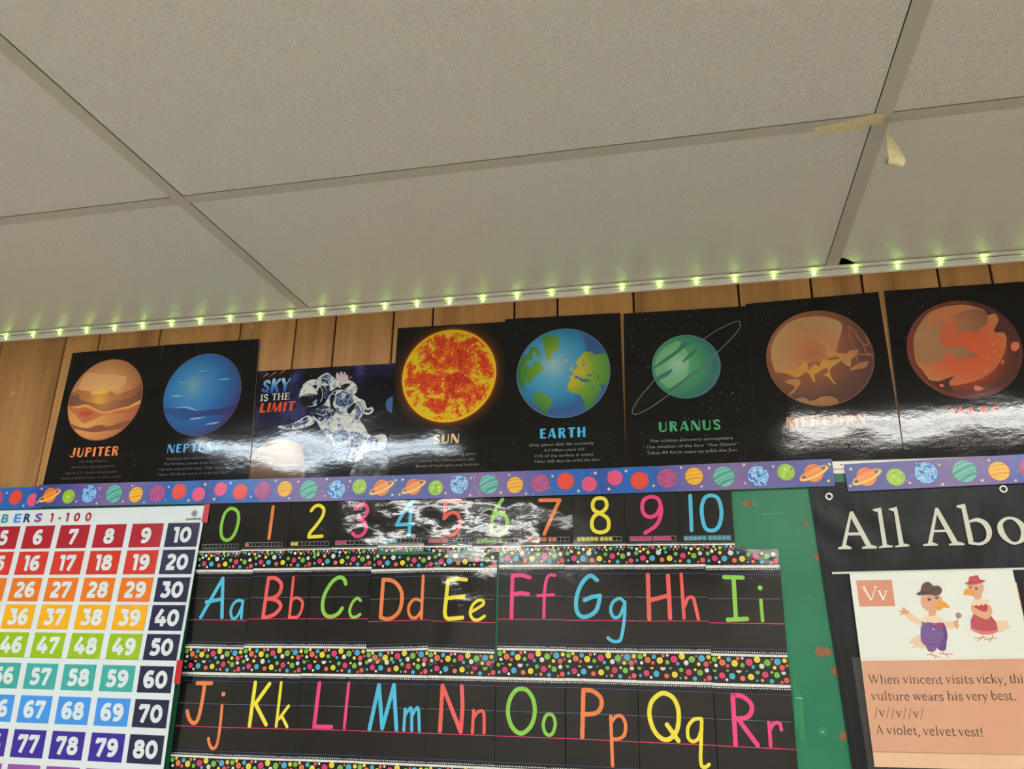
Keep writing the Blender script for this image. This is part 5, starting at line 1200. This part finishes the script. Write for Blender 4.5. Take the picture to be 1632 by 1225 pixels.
for cap, low, xl, xr, zt, sl, col, rowk in HAND:
    y = -.0142 if rowk == 1 else -.0134
    if cap in 'EGIKM': y -= .0007
    if cap in 'A': y -= .0008
    H = .2275
    KIND = 'film' if cap in 'E' else 'card'
    w = xr-xl
    T = lambda u, v: (xl+u+.25*sl*v, zt-v+sl*u*(.3+.7*min(1, v/.141)))
    o = Vector((*T(w/2, H)[:1], y, T(w/2, H)[1]))
    root = empty('letter_card', o, 'black dotted card with hand-drawn %s letters %s and %s, %s' % (CN[col], cap, low, WHERE[cap]), 'letter card', 'alphabet cards on the chalkboard')
    m = MB(); m.sheet(rounded([T(0, 0), T(w, 0), T(w, H), T(0, H)], .006), y, .0005, M_CARDS[KIND]); m.build('sheet', root, o)
    m = MB()
    for v, hh, c in ((.0484, .0008, (92, 114, 164)), (.1885, .0008, (92, 114, 164)), (.1411, .0013, (212, 58, 106))):
        m.poly([T(.001, v-hh/2), T(w-.001, v-hh/2), T(w-.001, v+hh/2), T(.001, v+hh/2)], y-.00012, CI(c))
    u = .002
    while u < w-.004:
        m.poly([T(u, .0947), T(u+.0026, .0947), T(u+.0026, .0954), T(u, .0954)], y-.00012, CI((136, 150, 186))); u += .0038
    for v0, v1 in ((.0390, .0484), (.1885, .1945)):
        m.poly([T(0.0005, v0), T(w-.0005, v0), T(w-.0005, v1), T(.0005, v1)], y-.00006, CI((20, 22, 32)))
    m.build('guide_lines', root, o)
    for top in (True, False):
        m = MB()
        v0, v1 = (.0310, .0362) if top else (.1978, .2020)
        m.poly([T(.0003, v0), T(w-.0003, v0), T(w-.0003, v1), T(.0003, v1)], y-.0001, M_HATCH)
        vd = .0388 if top else .1947
        n = 32
        for i in range(n):
            u = (i+.5)/n*w
            m.poly([T(u-.0011, vd-.0011), T(u+.0011, vd-.0011), T(u+.0011, vd+.0011), T(u-.0011, vd+.0011)], y-.00012, CI((218, 218, 212)))
        for u, v, r, k in (UPPER if top else LOWER):
            cx, cz = T(u/.1425*w, v if top else H-v)
            r = min(r, u-.0006, w-u-.0006) if 0 else r
            pts = circle(cx, cz, r, 20)
            pts = [q for q in pts]
            m.poly([(min(max(a, xl-.0002+sl*H*.5), xr+.0002+sl*H*.5), b) for a, b in pts], y-.0001, CI(DC[k]))
            if r > .0035:
                m.poly([(min(max(a, xl-.0002+sl*H*.5), xr+.0002+sl*H*.5), b) for a, b in circle(cx, cz, r*.62, 16)], y-.00016, CI(tuple(int(t*.93) for t in DC[k])))
        m.build('dotted_border', root, o)
    m = MB(); write(m, cap, .0083, y-.0003, CI(col), o); m.build('capital_letter', root, o)
    m = MB(); write(m, low, .0064, y-.0003, CI(col), o); m.build('small_letter', root, o)
    if cap == 'E': root.rotation_euler.x = -.0105; root.location.y -= .0012      # its foot stands out a little from the board

NX = [-.2165, -.1065, .0070, .1155, .2250, .3340, .4425, .5510, .6597, .7697, .8785, .9868]
NC = [C_GREEN, C_ORANGE, C_YELLOW, C_PINK, C_BLUE, C_CORAL, C_GREEN, C_ORANGE, C_YELLOW, C_PINK, C_BLUE]
NB = [1.7930, 1.7955, 1.7960, 1.7970, 1.8000, 1.7985, 1.7965, 1.7980, 1.7975, 1.7970, 1.7965]
NL = ['at the left end of the number row', 'second in the number row', 'with a bright reflection at its top', 'left of the number 4', 'with glare streaks', 'with glare across its bottom', 'left of the number 7', 'right of the number 6', 'left of the number 9', 'left of the number 10', 'at the right end of the number row']
for n in range(11):
    xl, xr, zt, zb = NX[n]+.0003, NX[n+1]-.0003, 1.9350, NB[n]
    y = -.0158-(.0006 if n % 2 else 0)
    w = xr-xl; o = Vector(((xl+xr)/2, y, zb))
    KIND = 'film' if n in (2, 3, 4, 5, 6, 7) else 'card'
    root = empty('number_card', o, 'small black card with hand-drawn %s number %d, %s' % (CN[NC[n]], n, NL[n]), 'number card', 'number cards 0 to 10 below the border strips')
    m = MB(); m.sheet(rounded([(xl, zt), (xr, zt), (xr, zb), (xl, zb)], .005), y, .0005, M_CARDS[KIND]); m.build('sheet', root, o)
    dz = zb-1.7970
    m = MB()
    m.poly([(xl+.0003, 1.8062+dz), (xr-.0003, 1.8062+dz), (xr-.0003, 1.8092+dz), (xl+.0003, 1.8092+dz)], y-.0001, M_HATCH)
    for i in range(40):
        x = xl+(i+.5)/40*w
        m.poly(circle(x, 1.8113+dz, .0007, 4, rot=.785), y-.0001, CI((206, 206, 200)))
        m.poly(circle(x, 1.9165, .0007, 4, rot=.785), y-.0001, CI((206, 206, 200)))
    for u, v, r, k in NUMB:
        m.poly(circle(xl+u, zb+.0092-v*.92, r*.95, 16), y-.0001, CI(DC[k]))
    m.build('dotted_border', root, o)
    m = MB()
    for i in range(10):
        x0 = xl+.0084+(i % 5)*.0089+(.0476 if i > 4 else 0); z0 = 1.8160+dz; q = .0089
        for s in ribbon([(x0, z0), (x0+q, z0), (x0+q, z0+q), (x0, z0+q), (x0, z0)], .0006, 'butt'): m.poly(s, y-.0001, CI((168, 168, 164)))
        if i < n:
            m.poly(circle(x0+q/2, z0+q/2, .0037, 16), y-.00012, CI(NC[n])); m.poly(circle(x0+q/2, z0+q/2, .0019, 12), y-.0002, CI(tuple(int(t*.75) for t in NC[n])))
    m.build('ten_frame', root, o)
    m = MB(); write(m, str(n), .0078 if n != 10 else .0076, y-.0003, CI(NC[n]), o); m.build('numeral', root, o)

# clear tape patches over the card corners
M_TAPE = clear_film('clear_tape', 0.05, 0.16)
for x0, x1, z0, z1, y, lb in ((.2197, .2550, 1.5672, 1.5842, -.0166, 'clear tape over the lower left corner of the D card'), (.3545, .3745, 1.5680, 1.5870, -.0168, 'clear tape between the bottoms of the D and E cards'),
                              (.4560, .4965, 1.5680, 1.5880, -.0166, 'clear tape over the lower right corner of the E card'), (.7450, .7840, 1.5760, 1.5990, -.0168, 'clear tape over the lower right corner of the G card'),
                              (.2260, .3330, 1.7985, 1.8170, -.0176, 'clear tape across the bottom of the number 4 card'), (.3860, .4700, 1.7760, 1.8010, -.0172, 'glossy clear tape over the top of the E card'),
                              (.5100, .5500, 1.7985, 1.8140, -.0176, 'clear tape over the bottom right of the number 6 card')):
    m = MB(); m.sheet([(x0, z1), (x1, z1+.0006), (x1, z0+.0008), (x0, z0)], y, .00015, M_TAPE)
    o = m.build('clear_tape', None, (x0, y, z0)); tag(o, lb, 'tape', 'clear tape pieces on the cards')

# ---------------------------------------------------------------- number chart
def chart_y(x, z):
    return -.0165-(1.912-z)*.0565 if z > 1.563 else -.0362+(1.563-z)*.012
HI = lambda c: ink(c, 'chart')
chart = empty('number_chart', (-.73, -.036, 1.20), 'white number chart 1-100 with rows of coloured squares and red tape corners', 'number chart')
W_CH = HI((216, 224, 224))
o = chart.location
XR = -.2140
m = MB()
rows_ = [[(x, chart_y(x, z)+(.0012 if x > XR-.004 else 0), z) for x in (-1.272, -1.0, -.7, -.45, XR)] for z in (1.912, 1.85, 1.80, 1.74, 1.68, 1.62, 1.566)]
def slab(rows_, name):
    m = MB(); m.grid([r[::-1] for r in rows_], W_CH)
    m.grid([[(a, b+.0007, c) for a, b, c in r] for r in rows_], W_CH)
    e = [rows_[0], [r[-1] for r in rows_], rows_[-1], [r[0] for r in rows_]]
    for s in e: m.grid([s, [(a, b+.0007, c) for a, b, c in s]], W_CH)
    return m.build(name, chart, o)
slab(rows_, 'upper_sheet')
rows_ = [[(x, chart_y(x, min(z, 1.5629))-.0006, z) for x in (-1.272, -1.0, -.7, -.45, XR-.0015)] for z in (1.5655, 1.50, 1.44, 1.38, 1.30, 1.20)]
slab(rows_, 'lower_sheet')
RZ = [(1.8710, 1.8150), (1.8080, 1.7525), (1.7450, 1.6905), (1.6835, 1.6280), (1.6205, 1.5655), (1.5535, 1.4985), (1.4850, 1.4280), (1.4140, 1.3570), (1.3430, 1.2860), (1.2720, 1.2150)]
RC = [(168, 28, 42), (202, 52, 40), (224, 114, 32), (236, 168, 26), (146, 182, 24), (62, 164, 154), (66, 144, 222), (58, 40, 142), (146, 74, 158), (196, 60, 120)]
NAVY = (38, 36, 66)
for r in range(10):
    zt, zb = RZ[r]
    if r < 5: zt += .0005; zb += .0006
    for k in range(10):
        n = r*10+k+1
        x1 = (-.2205 if k == 9 else -.3175+.001-(8-k)*.1003); x0 = x1-.0842
        if r >= 5: x0 -= .0022; x1 -= .0022
        yy = (lambda d: (lambda x, z: chart_y(x, min(z, 1.5629) if r >= 5 else z)-.0003-.00012*d-(.0006 if r >= 5 else 0)))
        m = MB(); m.poly([(x0, zt), (x1, zt), (x1, zb), (x0, zb)], yy(1), HI(NAVY if k == 9 else RC[r]))
        h = .0368
        sq = m.build('number_square', chart, o)
        m = MB(); figures(m, str(n), (x0+x1)/2, (zt+zb)/2-h/2, h, yy(2.5), HI((214, 222, 222)), fat=1.0, kx=1.04)
        m.build('numeral', sq, o)
m = MB()
yl = lambda x, z: chart_y(x, z)-.0005
ttl = [('N', (190, 40, 50)), ('U', (222, 110, 40)), ('M', (236, 170, 40)), ('B', (62, 150, 150)), ('E', (66, 140, 210)), ('R', (44, 40, 90)), ('S', (130, 70, 150))]
xs = [-.896, -.854, -.811, -.770, -.733, -.704, -.672]
for (ch, c), x in zip(ttl, xs): m = MB(); put_text(m, ch, (x-.0105, x+.0105, 1.8815, .0215), yl, HI(c), 0.035); m.build('heading_letter', chart, o)
for ch, x in zip('1-100', (-.6335, -.6105, -.589, -.561, -.529)): m = MB(); figures(m, ch, x, 1.8800, .0222, yl, HI((176, 34, 50)), fat=.95); m.build('heading_letter', chart, o)
m = MB()
lx, lz, lr = -.2400, 1.8935, .0066
m.polys(ribbon(circle(lx, lz, lr, 28)+[circle(lx, lz, lr, 28)[0]], .0012, 'butt'), yl, HI((120, 124, 122)))
for a in (0.4, 1.5, 2.6, 3.7, 4.8, 5.9): m.polys(ribbon(smooth([(lx+lr*.15*math.cos(a), lz+lr*.15*math.sin(a)), (lx+lr*.55*math.cos(a), lz+lr*.55*math.sin(a)), (lx+lr*.95*math.cos(a+.7), lz+lr*.95*math.sin(a+.7))], 3), .0011), yl, HI((96, 100, 98)))
for a in (1.0, 3.1, 5.2): m.poly(circle(lx+lr*.5*math.cos(a), lz+lr*.5*math.sin(a), lr*.2, 10), yl, HI((110, 114, 112)))
put_text(m, 'sproutbrite', (-.2590, -.2200, 1.8780, .0062), yl, HI((70, 74, 74)), 0.02)
m.build('printed_emblem', chart, o)
RED = plain('red_tape', (184, 22, 34), 0.4)
for (a, b), (c, d) in (((-.2165, 1.9155), (-.2020, 1.8710)), ((-.2175, 1.5665), (-.2035, 1.5175))):
    m = MB(); m.sheet([(a, b), (c, b+.001), (c+.0005, d), (a-.0005, d+.001)], (lambda x, z: chart_y(x, min(z, 1.562) if b < 1.7 else z)-.0010), .0006, RED)
    m.build('red_corner', chart, o)

# ---------------------------------------------------------------- black hanging pocket chart with page
def vinyl():
    m, nt, bs = nodes('black_vinyl')
    bs.inputs['Base Color'].default_value = (*lin((24, 27, 30)), 1)
    attach(nt, bs, 'vinyl')
    return m
M_VINYL = vinyl()
ban = empty('pocket_banner', (1.75, -.018, .85), 'black vinyl pocket banner with grommets and white lettering, hung over the chalkboard', 'banner')
bo = ban.location
def ban_x(z): return 1.1375+(1.9153-z)*.0472
def ban_y(x, z):
    u = x-1.15
    d = .0014*math.sin((u*1.0+(z-1.8)*1.1)*62)*math.exp(-((u-.06)/.12)**2)*math.exp(-((z-1.84)/.06)**2)
    return -.0175+d
m = MB()
rows_ = []
zs = [1.926-.006*i for i in range(31)]+[1.73-.02*i for i in range(45)]
for z in zs:
    x0 = ban_x(z)
    rows_.append([(x0+(2.40-x0)*(t/60)**1.6, ban_y(x0+(2.40-x0)*(t/60)**1.6, z), z) for t in range(60, -1, -1)])
m.grid(rows_, M_VINYL)
m.grid([[(a, b+.001, c) for a, b, c in r[::-1]] for r in rows_], M_VINYL)
m.build('vinyl_sheet', ban, bo, shade=True)
m = MB(); SD = plain('black_thread', (60, 64, 66), 0.7)
def stitch(a, b, y=-.0192):
    n = int(math.hypot(b[0]-a[0], b[1]-a[1])/.006)
    for i in range(n):
        p0 = (a[0]+(b[0]-a[0])*i/n, a[1]+(b[1]-a[1])*i/n); p1 = (a[0]+(b[0]-a[0])*(i+.6)/n, a[1]+(b[1]-a[1])*(i+.6)/n)
        m.polys(ribbon([p0, p1], .0007, 'butt'), y, SD)
stitch((1.1460, 1.8810), (2.3, 1.9300)); stitch((1.1480, 1.900), (1.1720, 1.41)); stitch((1.1840, 1.597), (1.1950, 1.41))
m.build('stitching', ban, bo)
m = MB(); m.sheet([(1.1629, 1.7512), (2.38, 1.7750), (2.38, 1.7714), (1.1629, 1.7474)], -.0198, .0006, ink((214, 216, 206), None)); m.build('white_edge_strip', ban, bo)
M_STEEL = plain('nickel', (214, 216, 210), 0.22, metallic=0.85)
M_HOLE = plain('grommet_hole', (26, 62, 46), 0.8)
for gx, gz in ((1.1731, 1.8979), (1.4870, 1.9043), (1.80, 1.911), (2.11, 1.918)):
    m = MB(); rr = []
    for i in range(24):
        a = 2*math.pi*i/24
        rr.append([(gx+(.0058+.0020*math.cos(b))*math.cos(a), -.0190-.0016*math.sin(b), gz+(.0058+.0020*math.cos(b))*math.sin(a)) for b in (2*math.pi*j/10 for j in range(11))])
    rr.append(rr[0]); m.grid(rr, M_STEEL)
    m.poly(circle(gx, gz, .0052, 20), -.0191, M_HOLE)
    m.build('grommet', ban, bo, shade=True)
CR = ink((206, 206, 190), None)
BA = ART_('ban')
for sel in ((0, 1, 2, 3), (4, 5), (6, 7), (8, 9, 10, 11)):
    m = MB()
    for i in sel: m.poly(BA[i], -.0200, CR)
    m.build('heading_letter', ban, bo)
bw, on = ART_('ban_bowl')[0], ART_('ban_o')
ob, ib = smooth(on[0]+[on[0][0]], 4)[:-1], smooth(on[1]+[on[1][0]], 4)[:-1]
def ring(outer, inner, y):
    c = (sum(a for a, b in inner)/len(inner), sum(b for a, b in inner)/len(inner))
    def samp(poly, ang):
        best = None
        d = (math.cos(ang), math.sin(ang))
        for i in range(len(poly)):
            p, q = poly[i-1], poly[i]
            ex, ez = q[0]-p[0], q[1]-p[1]
            det = d[0]*(-ez)-(-ex)*d[1]
            if abs(det) < 1e-12: continue
            rx, rz = p[0]-c[0], p[1]-c[1]
            t = (rx*(-ez)-(-ex)*rz)/det; s = (d[0]*rz-d[1]*rx)/det
            if t > 0 and -1e-6 <= s <= 1+1e-6 and (best is None or t > best): best = t
        return (c[0]+d[0]*best, c[1]+d[1]*best)
    A = [2*math.pi*i/48 for i in range(49)]
    for a, b in zip(A, A[1:]): m.poly([samp(outer, a), samp(outer, b), samp(inner, b), samp(inner, a)], y, CR)
m = MB(); ring(ob, ib, -.0200); m.build('heading_letter', ban, bo)
m = MB(); m.poly(BA[12], -.0200, CR); m.poly(smooth(bw[:8], 3)+smooth(bw[7:], 3), -.0200, CR)
m.build('heading_letter', ban, bo)
for ch, a, c2 in (('u', 1.560, 1.632), ('t', 1.640, 1.682)):
    m = MB(); serif_text(m, ch, a, c2, 1.8045, .0950, -.0200, CR); m.build('heading_letter', ban, bo)

GI = lambda c: ink(c, 'chart')
GYP = -.0245
def page(name, quad, y, label, group='pages in the black pocket banner'):
    oo = Vector(((quad[2][0]+quad[3][0])/2, y, quad[2][1]))
    root = empty(name, oo, label, 'page', group)
    return root, oo
root, oo = page('reading_page', [(1.1995, 1.7385), (1.4885, 1.7310), (1.4905, 1.4155), (1.1985, 1.4120)], -.0222, 'pale peach page showing as a strip below the vulture page')
m = MB(); m.sheet([(1.2010, 1.7300), (1.4792, 1.7310), (1.4890, 1.4170), (1.1982, 1.4122)], -.0222, .0012, GI((230, 188, 150)), ink((226, 214, 190), 'chart')); m.build('sheet', root, oo)
pq = [(1.1935, 1.7482), (1.4756, 1.7544), (1.4862, 1.4432), (1.1977, 1.4374)]
root, oo = page('reading_page', pq, GYP, 'white and peach page about the letter V with two dressed vultures')
m = MB(); m.sheet(pq, GYP, .0007, GI((223, 226, 216)), GI((223, 226, 216))); m.build('sheet', root, oo)
m = MB(); m.poly([(1.1957, 1.5900), (1.4810, 1.5990), (1.4862, 1.4432), (1.1977, 1.4374)], GYP-.0001, GI((214, 160, 128))); m.build('peach_panel', root, oo)
m = MB(); m.poly([(1.2039, 1.7350), (1.2672, 1.7358), (1.2669, 1.6882), (1.2042, 1.6868)], GYP-.0001, GI((206, 138, 112)))
serif_text(m, 'V', 1.2125, 1.2400, 1.6978, .0255, GYP-.0002, GI((228, 226, 218)), .01); serif_text(m, 'v', 1.2400, 1.2566, 1.6982, .0262, GYP-.0002, GI((228, 226, 218)), .01)
m.build('letter_box', root, oo)
m = MB(); TXT = GI((54, 36, 30))
for s, a, b, z in (('When', 1.2051, 1.2574, 1.5516), ('vincent', 1.2636, 1.3294, 1.5528), ('visits', 1.3350, 1.3800, 1.5547), ('vicky,', 1.3857, 1.4330, 1.5560), ('this', 1.4388, 1.4690, 1.5577),
                   ('vulture', 1.2059, 1.2710, 1.5232), ('wears', 1.2766, 1.3267, 1.5247), ('his', 1.3336, 1.3589, 1.5262), ('very', 1.3643, 1.3994, 1.5273), ('best.', 1.4048, 1.4442, 1.5288),
                   ('/v//v//v/', 1.2073, 1.2915, 1.4955), ('A', 1.2076, 1.2193, 1.4664), ('violet,', 1.2253, 1.2805, 1.4667), ('velvet', 1.2857, 1.3380, 1.4671), ('vest!', 1.3433, 1.3826, 1.4680)):
    serif_text(m, s, a, b, z, .0145, GYP-.0002, TXT, .006)
m.build('printed_text', root, oo)
def vultures(m):
    y = lambda k: GYP-.00012*(k+1)
    F = lambda key, k, c, sm=2: [m.poly(smooth(q+[q[0]], sm)[:-1] if sm else q, y(k), GI(c)) for q in ART_(key)]
    S = lambda key, k, c, w: [m.polys(ribbon(smooth(q, 3), w), y(k), GI(c)) for q in ART_(key)]
    F('v_wing', 0, (228, 196, 162)); S('v_feet', 0, (206, 136, 78), .0016); S('v_stem', 0, (120, 120, 80), .0008)
    F('v_skin', 1, (214, 160, 128))
    F('v_purple', 2, (116, 86, 142)); F('v_plum', 3, (100, 64, 122)); S('v_lapel', 4, (78, 52, 104), .0009)
    F('v_dress', 2, (176, 78, 88)); F('v_hem', 3, (216, 110, 120)); F('v_arms', 3, (214, 164, 128)); F('v_tie', 4, (186, 62, 76)); F('v_white', 5, (230, 228, 226), 0)
    F('v_collar', 5, (232, 204, 170), 1); F('v_beak', 5, (222, 150, 58)); F('v_hat', 6, (92, 70, 58)); F('v_hatred', 6, (184, 74, 84))
    S('v_hatband', 7, (58, 42, 36), .0016); S('v_hatredband', 7, (140, 46, 60), .0012)
    pts = ART_('v_pts')[0]
    for (cx, cz), r in zip(pts[:4], (.0030, .0028, .0022, .0024)):
        m.poly(circle(cx, cz, r*.9, 18, r*1.08), y(6), GI((34, 26, 24))); m.poly(circle(cx-r*.08, cz+r*.38, r*.36, 14, r*.42), y(7), GI((234, 232, 226)))
    cx, cz = pts[4]
    for i in range(7):
        a = 2*math.pi*i/7+.2
        m.poly(circle(cx+.0036*math.cos(a), cz+.0036*math.sin(a), .0021, 12, .0013, a), y(2), GI((142, 90, 128)))
    m.poly(circle(cx, cz, .0018, 14), y(3), GI((214, 140, 150)))
m = MB(); vultures(m); m.build('vulture_picture', root, oo)
m = MB()
m.sheet([(1.1800, 1.5960), (1.4935, 1.6030), (1.4990, 1.4060), (1.1870, 1.4000)], -.0262, .0003, clear_film('clear_pocket_film', 0.035, 0.10, 'vinyl'))
m.build('clear_pocket', ban, bo)

# ---------------------------------------------------------------- tapes and marks
M_MASK = ramped_noise('masking_tape', [(0.3, (204, 190, 146)), (0.7, (226, 214, 172))], (120, 120, 120), rough=0.55, spec=0.3)
tape = empty('masking_tape', (1.19, -.53, CZ-.001), 'torn strip of yellowed masking tape on the ceiling grid with one end dangling', 'tape')
to = tape.location
m = MB()
pl = [(1.1300, -.5300), (1.2164, -.5475), (1.2340, -.5450), (1.2370, -.5190), (1.2174, -.5185), (1.1824, -.5075), (1.1464, -.5035), (1.1450, -.5090), (1.1385, -.5160), (1.1345, -.5200)]
i0 = len(m.v)
for z in (CZ-.0007, CZ-.0003): m.v += [(a, b, z) for a, b in pl]
n = len(pl); m.mat(M_MASK)
m.f.append(tuple(range(n))); m.f.append(tuple(range(2*n-1, n-1, -1))); m.m += [0, 0]
for i in range(n): m.f.append(((i+1) % n, i, n+i, n+(i+1) % n)); m.m.append(0)
m.build('stuck_strip', tape, to)
m = MB(); rows_ = []
for i in range(30):
    t = i/29
    if t < .72:
        s = t/.72
        z = CZ-.0007-.074*s; cx = 1.2345+.010*s; w = .010+.012*s; tw = math.radians(82-66*min(1, s*1.2)); cy = -.531
    else:
        s = (t-.72)/.28
        a = s*math.radians(330); r = .0075*(1-.35*s)
        z = CZ-.0747-r*math.sin(a); cy = -.531+.0075-r*math.cos(a); cx = 1.2445-.010*s; w = .022-.008*s; tw = math.radians(18)
    rows_.append([(cx+k*w*math.cos(tw), cy+k*w*math.sin(tw), z-(.004*k if t > .5 else 0)) for k in (-.6, -.2, .2, .6)])
m.grid(rows_, M_MASK)
m.grid([[(a, b+.0003, c) for a, b, c in r[::-1]] for r in rows_], M_MASK)
m.build('dangling_end', tape, to, shade=True)

m = MB()
m.sheet([(1.0727, 1.5570), (1.0795, 1.5578), (1.0792, 1.5439), (1.0895, 1.5230), (1.0874, 1.4493), (1.0752, 1.4488), (1.0755, 1.4695), (1.0698, 1.4709)][::-1], -.0141, .0002, plain('green_tape', (22, 122, 78), 0.35))
tag(m.build('green_tape', None, (1.08, -.0141, 1.449)), 'dark green tape strip on the chalkboard beside the R card', 'tape')
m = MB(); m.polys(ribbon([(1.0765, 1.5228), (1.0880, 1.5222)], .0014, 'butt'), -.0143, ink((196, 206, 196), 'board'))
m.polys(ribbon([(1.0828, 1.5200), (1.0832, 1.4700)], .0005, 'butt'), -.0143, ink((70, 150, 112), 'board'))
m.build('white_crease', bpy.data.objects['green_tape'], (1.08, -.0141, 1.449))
GL = plain('dried_glue', (206, 190, 166), 0.25)
for cx, cz, r, lb in ((-.1643, 2.3703, .0085, 'pale dried glue spot on the panelling below the lights above Neptune'), (-.8519, 2.2298, .011, 'dried glue smear on the bare panelling left of Jupiter'), (-.756, 2.281, .006, 'faint small glue mark on the bare panelling nearer Jupiter')):
    rr = random.Random(int(cx*1000)); m = MB()
    pts = [(cx+r*rr.uniform(.35, 1)*math.cos(a)*.8, cz+r*rr.uniform(.3, .8)*math.sin(a)) for a in (2*math.pi*i/9 for i in range(9))]
    pts = smooth(pts+[pts[0]], 4)[:-1]
    if r > .007: m.polys(ribbon(pts+[pts[0]], .0012, 'butt'), -.0004, GL)
    m.poly([(cx+(a-cx)*.45+r*.3, cz+(b-cz)*.45+r*.2) for a, b in pts], -.0005, GL)
    tag(m.build('glue_mark', None, (cx, 0, cz)), lb, 'glue mark', 'dried glue marks on the panelling')
